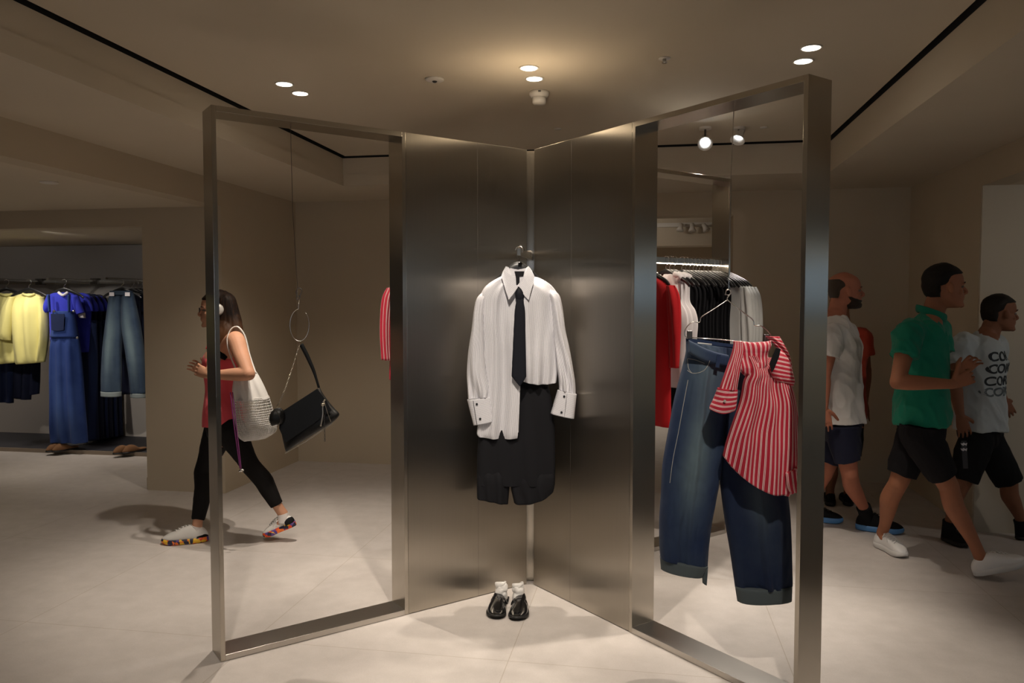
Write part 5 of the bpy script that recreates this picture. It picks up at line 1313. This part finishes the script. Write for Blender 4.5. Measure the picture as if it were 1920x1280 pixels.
# colourful-soled white trainers
M_col = mat('multicolour_sole', (.6, .3, .05), .5); n = N(M_col)
v = n.n('ShaderNodeTexVoronoi'); v.inputs['Scale'].default_value = 44; n.l(n.geo(), v.inputs[0]); sp = n.n('ShaderNodeSeparateColor'); n.l(v.outputs['Color'], sp.inputs[0])
c = n.ramp(sp.outputs[0], [(0, (.02, .02, .05)), (.3, (.75, .08, .02)), (.5, (.85, .5, .03)), (.7, (.10, .05, .25)), (.85, (.9, .2, .03))])
n.t.nodes[-1].color_ramp.interpolation = 'CONSTANT'; n.l(c, n.b.inputs['Base Color'])
M_knit = fabric('white_knit_upper', (.72, .70, .67), .85, 300, .4)
for ((m_, L_), sg) in zip(FT, (1, -1)):
    up, so_ = make_shoe(w, m_, L_, M_knit, M_col, 'sneaker', sg, M_knit, .030, worn=True)
    bm = BM(); rr = shoe_rings(L_, [(.034,), (.039,), (.040,), (.042,), (.05,), (.05,), (.037,)], [(.050,), (.040,), (.018,), (.008,), (.004,), (.003,), (.002,)], .030)[:9]
    skinring(bm, rr); xf(bm, m_); obj('heel_counter', bm, M_blksh, up, smooth=True)
    a_ = J['anN'] if sg == 1 else J['anF']
    sock_tube(w, m_ @ Vector((0, -.004, .075)), m_ @ Vector((0, -.010, .104)), fabric('white_ankle_sock', (.7, .66, .64), .9), .036)
# net shopping bag and purple cord
M_net = fabric('white_cotton_net', (.72, .70, .67), .9, 300, .3)
bg = thing('net_bag', 'white net shopping bag over the shoulder of the woman in coral', 'shopping bag', P(470, 760, 4.9))
dn = 4.95
obj('bag_top', strip([((449, 690), (468, 684), .04), ((441, 705), (481, 697), .07), ((437, 728), (495, 722), .09), ((439, 750), (506, 748), .10)], dn, nu=30, nv=24, fold=folds(4, .008, .1, 3), sharp=2.4), M_net, bg)
bm = strip([((438.5, 745), (504, 743), .10), ((441, 775), (512, 770), .105), ((445, 800), (518, 793), .10), ((449, 818), (517, 808), .07), ((458, 826), (498, 821), .03)], dn, nu=28, nv=26, fold=folds(3, .006, .1, 4), sharp=2.4)
# only the mesh cords, holes left open
nb = obj('net_body', bm, M_net, bg)
md = nb.modifiers.new('cords', 'WIREFRAME'); md.thickness = .0058; md.use_even_offset = False
bm = BM(); tube(bm, [(*P(446, 700, 4.90), .012, .004), (*P(434, 672, 4.90), .012, .004), (*P(427, 645, 4.89), .012, .004), (*P(429, 626, 4.90), .012, .004), (*P(437, 614, 4.91), .012, .004), (*P(448, 614, 4.94), .012, .004), (*P(460, 632, 4.99), .010, .004), (*P(468, 665, 4.99), .012, .004), (*P(479, 700, 4.93), .014, .006)], 10, 60, side=FWH); obj('strap', bm, M_net, bg, smooth=True)
M_pur = fabric('purple_cord', (.20, .03, .16), .6)
cd = thing('neck_cord', 'long purple cord with a metal end hanging beside the net bag', 'cord', P(440, 800, 4.85))
bm = BM(); wire(bm, [P(432, 735, 4.80), P(438, 790, 4.78), P(450, 878, 4.80)], .0035, 8, 24); wire(bm, [P(436, 735, 4.80), P(442, 790, 4.78), P(452, 878, 4.80)], .0035, 8, 24); obj('cord', bm, M_pur, cd, smooth=True)
bm = BM(); wire(bm, [P(448, 884, 4.80), P(452, 880, 4.80), P(457, 882, 4.80)], .005, 8, 12); ball(bm, P(452, 882, 4.8), .009); obj('metal_end', bm, M_chrome, cd, smooth=True)

# ------------------------------------------------------------------ man in the green polo shirt
fwd = (RT * .96 - FWH * .28).normalized()
side = fwd.cross(UP)   # towards his right, the near side
J = dict(pelvis=P(1728, 792, 4.55), chest=P(1727, 642, 4.55), neck=P(1746, 591, 4.55), head=P(1770, 577, 4.50),
         shN=P(1704, 624, 4.40), elN=P(1683, 716, 4.30), wrN=P(1786, 720, 4.28), shF=P(1758, 616, 4.74), elF=P(1765, 705, 4.70), wrF=P(1796, 703, 4.45),
         hpN=P(1725, 815, 4.46), knN=P(1779, 912, 4.45), anN=P(1838, 1034, 4.42), toeN=P(1880, 1052, 4.40),
         hpF=P(1718, 815, 4.66), knF=P(1684, 906, 4.68), anF=P(1655, 992, 4.70), toeF=P(1680, 1030, 4.64))
FT = [foot(J, 'N', P(1826, 1079, 4.40), P(1926, 1056, 4.32)), foot(J, 'F', FLOOR(1641, 1021, .004), FLOOR(1696, 1047, .004))]
w = thing('person', 'man in a green polo shirt and black shorts striding right in white trainers', 'person', FLOOR(1740, 1060))
sk = skin('skin_tanned', (.36, .155, .085))
Mh = body(w, J, .250, sk, fwd, RT - FWH * .05, False, 1.02,
          hands=(('wrN', P(1812, 709, 4.28) - J['wrN'], FWH * 1.0 + RT * .1, 1.25, 1, UP * .95 + RT * .30), ('wrF', P(1818, 682, 4.42) - J['wrF'], -FWH, 1.1, -1, None)))
M_hk = hairmat('black_hair', (.008, .007, .006), (.02, .016, .012))
face_parts(w, Mh, .250, None, M_hk); short_hair(w, Mh, .250, M_hk, .03, .05)
M_green = fabric('green_pique', (.006, .205, .125), .8, 800, .25)
tee(w, J, M_green, fwd, 1.02, hem=.01, sleeve=.50, name='polo_shirt', loose=.020, seed=7, amp=.020)
bm = BM(); o_ = J['neck']; f_ = fwd; s_ = side
ring = [o_ + f_ * (.078 * math.cos(a)) + s_ * (.078 * math.sin(a)) + UP * (.012 - .030 * math.cos(a)) for a in [.35 + (2 * PI - .7) * i / 30 for i in range(31)]]
tube(bm, [(*q, .022, .006) for q in ring], 10, side=UP); obj('collar', bm, M_green, w, smooth=True)
shorts(w, J, fabric('black_cotton', (.014, .013, .015), .85, sheen=.05), fwd, 1.02, seed=2, legs={'N': .80, 'F': .82}, top=.05)
for ((m_, L_), sg) in zip(FT, (1, -1)):
    make_shoe(w, m_, L_, M_whsh, M_whsole, 'sneaker', sg, M_whsole, .030, worn=True)

# ------------------------------------------------------------------ man in the grey printed t-shirt
fwd = (RT * .90 - FWH * .44).normalized(); side = fwd.cross(UP)
J = dict(pelvis=P(1836, 800, 4.98), chest=P(1838, 668, 4.98), neck=P(1853, 625, 4.98), head=P(1872, 620, 4.96),
         shN=P(1806, 648, 4.90), elN=P(1789, 715, 4.86), wrN=P(1800, 778, 4.84), shF=P(1862, 650, 5.12), elF=P(1858, 708, 5.20), wrF=P(1882, 748, 5.22),
         hpN=P(1832, 820, 4.92), knN=P(1806, 902, 4.92), anN=P(1784, 990, 4.95), toeN=P(1812, 1015, 4.9),
         hpF=P(1848, 820, 5.05), knF=P(1892, 905, 5.05), anF=P(1915, 985, 5.05), toeF=P(1940, 1008, 5.0))
FT = [foot(J, 'N', FLOOR(1766, 1010, .004), FLOOR(1818, 1028, .004)), foot(J, 'F', FLOOR(1903, 1009, .004), FLOOR(1965, 1018, .004))]
w = thing('person', 'dark-haired man in a grey printed t-shirt beyond the man in green', 'person', FLOOR(1850, 1012))
sk2 = skin('skin_brown', (.22, .095, .052))
Mh = body(w, J, .235, sk2, fwd, RT + FWH * .02 - UP * .05, False, .98,
          hands=(('wrN', P(1806, 800, 4.84) - J['wrN'], RT * .3 + FWH, .6, 1, None), ('wrF', P(1890, 765, 5.22) - J['wrF'], FWH, .6, 1, None)))
face_parts(w, Mh, .235, None, M_hk); short_hair(w, Mh, .235, M_hk, .015, .02)
M_gtee = fabric('grey_marl_jersey', (.42, .46, .47), .85, 500)
gt = tee(w, J, M_gtee, fwd, .99, hem=.02, sleeve=.58, loose=.024, seed=12, amp=.018)
# printed lettering wrapped on the chest
def print_text(body_txt, size, px, py, d, parent, m, rot=0.0):
    cu = bpy.data.curves.new('lettering', 'FONT'); cu.body = body_txt; cu.size = size; cu.extrude = .0; cu.offset = .0025; cu.space_character = .95
    o = bpy.data.objects.new('tmp_text', cu); COL.objects.link(o); dg = bpy.context.evaluated_depsgraph_get(); dg.update()
    me = bpy.data.meshes.new_from_object(o.evaluated_get(dg)); bpy.data.objects.remove(o)
    bm = BM(); bm.from_mesh(me); bmesh.ops.triangulate(bm, faces=bm.faces[:])
    for _ in range(2): bmesh.ops.subdivide_edges(bm, edges=[e for e in bm.edges if e.calc_length() > size * .12], cuts=1); bmesh.ops.triangulate(bm, faces=bm.faces[:])
    nrm = (FWH * .82 - RT * .57).normalized(); ax = nrm.cross(UP)
    from mathutils.bvhtree import BVHTree
    bv = BVHTree.FromPolygons([v.co.copy() for v in parent.data.vertices], [tuple(p.vertices) for p in parent.data.polygons])
    dr = (P(px, py, 4) - CM.translation).normalized(); c0 = bv.ray_cast(CM.translation, dr, 9)[0] or P(px, py, d)
    cr, sr = math.cos(rot), math.sin(rot); kill = []
    for v in bm.verts:
        x, y = v.co.x * cr - v.co.y * sr, v.co.x * sr + v.co.y * cr
        q = c0 + ax * x + UP * y
        h = bv.ray_cast(q - nrm * .6, nrm, 1.2)
        if h[0] is None: kill.append(v)
        else: v.co = h[0] - nrm * .0015
    bmesh.ops.delete(bm, geom=kill, context='VERTS')
    return obj('lettering', bm, m, parent)
M_ink = mat('dark_print', (.02, .025, .03), .8)
M_ink2 = mat('faded_print', (.10, .12, .13), .8)
for txt, sz, px, py, mm in (('CORK', .080, 1850, 677, M_ink), ('CORK', .080, 1847, 700, M_ink), ('CORK', .080, 1843, 723, M_ink), ('CORK', .076, 1840, 743, M_ink2)):
    print_text(txt, sz, px, py, 4.9, gt, mm, .04)
shorts(w, J, M_blacks, fwd, .98, seed=9, legs={'N': .98, 'F': .98}, top=.06)
for ((m_, L_), sg) in zip(FT, (1, -1)):
    make_shoe(w, m_, L_, M_blksh, M_dksole, 'sneaker', sg, M_blksh, .026, worn=True)
    a_ = J['anN'] if sg == 1 else J['anF']; sock_tube(w, m_ @ Vector((0, -.008, .06)), lerp(a_, J['kn' + ('N' if sg == 1 else 'F')], .12), M_blksh)
st = thing('hanging_strap', 'dark grey strap with two white woven marks hanging between the two men', 'strap', P(1808, 850, 4.55))
bm = plate([(1802, 826), (1812, 826), (1815, 878), (1806, 878)], 4.62, .004); obj('webbing', bm, mat('grey_webbing', (.04, .04, .045), .8), st)
for cy_ in (833, 843):
    bm = plate([(1801, cy_ - 3), (1804, cy_ - 1.5), (1807, cy_ - 3.5), (1810, cy_ - 1.5), (1813.5, cy_ - 3), (1812, cy_ + 2.5), (1809, cy_ + .5), (1806, cy_ + 2.5), (1803, cy_ + 1)], 4.615, .002); obj('woven_mark', bm, M_whitek, st)

# ------------------------------------------------------------------ bald man in the white t-shirt
fwd = (RT * .97 - FWH * .22).normalized(); side = fwd.cross(UP)
J = dict(pelvis=P(1577, 792, 5.22), chest=P(1570, 644, 5.22), neck=P(1567, 589, 5.22), head=P(1584, 578, 5.22),
         shN=P(1560, 628, 5.06), elN=P(1545, 706, 5.02), wrN=P(1545, 765, 5.0), shF=P(1585, 626, 5.38), elF=P(1590, 706, 5.42), wrF=P(1600, 765, 5.42),
         hpN=P(1580, 812, 5.14), knN=P(1593, 888, 5.13), anN=P(1622, 962, 5.16), toeN=P(1670, 985, 5.1),
         hpF=P(1572, 812, 5.32), knF=P(1545, 890, 5.34), anF=P(1515, 960, 5.36), toeF=P(1540, 985, 5.3))
FT = [foot(J, 'N', FLOOR(1604, 990, .004), FLOOR(1694, 1000, .004)), foot(J, 'F', FLOOR(1505, 975, .004), FLOOR(1580, 980, .004))]
w = thing('person', 'bald bearded man in a white t-shirt and navy shorts beside the right steel post', 'person', FLOOR(1600, 1000))
sk3 = skin('skin_ruddy', (.42, .165, .10))
Mh = body(w, J, .245, sk3, fwd, RT * 1.0 - FWH * .05, False, 1.0,
          hands=(('wrN', P(1548, 792, 5.0) - J['wrN'], FWH + RT * .3, .5, 1, None), ('wrF', P(1604, 790, 5.42) - J['wrF'], -FWH, .5, 1, None)))
M_stub = fabric('cropped_hair', (.055, .038, .028), .9); M_beard = fabric('dark_beard', (.032, .020, .014), .95, 700, .5)
face_parts(w, Mh, .245, None, M_stub)
short_hair(w, Mh, .245, M_stub, .004, -.30, 'cropped_hair') if False else None
hl = [(-.24,), (-.20,), (-.17,), (-.15,), (-.06,), (.12,), (.10,), (-.02,), (-.20,)]
pr = [(z, cat_pts(hl, (z - .28) / .52 * 8)[0], b - .005, wd + .003) for z, f, b, wd in resample(PROF, 90) if .28 < z < .80]
bm = BM(); skinring(bm, prof_rings(Mh, .245, pr, .002)); obj('cropped_hair', bm, M_stub, w, smooth=True)
pr = [(z - .012 * (z < .1), (f + .014 if z < .215 else f + .014 - (z - .215) * 2.6), max(b, -.10) - .005, wd + .012) for z, f, b, wd in resample(PROF, 80) if z < .32]
bm = BM(); skinring(bm, prof_rings(Mh, .245, pr, .004)); ob = obj('beard', bm, M_beard, w, smooth=True); displace(ob.data, lambda c, nn: .0025 * noise.noise(c * 120))
M_wtee = fabric('white_tee_cotton', (.72, .69, .66), .85, 500)
tee(w, J, M_wtee, fwd, 1.0, hem=.0, sleeve=.55, loose=.022, seed=21, amp=.018)
M_nsh = fabric('navy_shorts_cloth', (.010, .012, .032), .85, sheen=.05)
shorts(w, J, M_nsh, fwd, 1.0, seed=13, legs={'N': .70, 'F': .7}, top=.05)
M_blue_sole = mat('blue_white_sole', (.10, .28, .60), .5)
for ((m_, L_), sg) in zip(FT, (1, -1)):
    make_shoe(w, m_, L_, M_blksh, M_blue_sole, 'boot', sg, M_blksh, .034, worn=True)
    a_ = J['anN'] if sg == 1 else J['anF']; sock_tube(w, m_ @ Vector((0, -.008, .08)), lerp(a_, J['kn' + ('N' if sg == 1 else 'F')], .22), M_blksh, .048)

# ------------------------------------------------------------------ person in the orange-red shirt, mostly hidden
fwd = (RT * .25 + FWH * .97).normalized(); side = fwd.cross(UP)
J = dict(pelvis=P(1580, 780, 6.0), chest=P(1580, 658, 6.0), neck=P(1580, 612, 6.0), head=P(1577, 590, 6.0),
         shN=P(1615, 632, 5.98), elN=P(1624, 695, 6.0), wrN=P(1621, 755, 6.0), shF=P(1546, 632, 5.98), elF=P(1538, 695, 6.0), wrF=P(1540, 755, 6.0),
         hpN=P(1594, 800, 6.0), knN=P(1594, 868, 6.0), anN=P(1590, 925, 6.0), toeN=P(1592, 938, 6.15),
         hpF=P(1562, 800, 6.0), knF=P(1558, 868, 6.0), anF=P(1556, 926, 6.0), toeF=P(1556, 940, 6.15))
w = thing('person', 'person in an orange-red t-shirt standing behind the bald man', 'person', FLOOR(1580, 945))
Mh = body(w, J, .225, sk2, fwd, fwd, False, .96, hands=(('wrN', -UP, -fwd, .5, 1, None), ('wrF', -UP, -fwd, .5, -1, None)))
short_hair(w, Mh, .225, M_hk, .03, .04)
tee(w, J, fabric('orange_red_jersey', (.42, .045, .020), .85), fwd, .96, hem=.02, sleeve=.55, loose=.02, seed=31)
shorts(w, J, M_blacks, fwd, .96, seed=19, leg=.8, top=.05)
for s in 'NF':
    a_ = J['an' + s]; he = Vector((a_.x, a_.y, .004)) - fwd * .06; to = he + fwd * .27
    m_, L_ = shoeM(he, to); make_shoe(w, m_, .27, M_blksh, M_dksole, 'boot', 1, None, .026, worn=True)
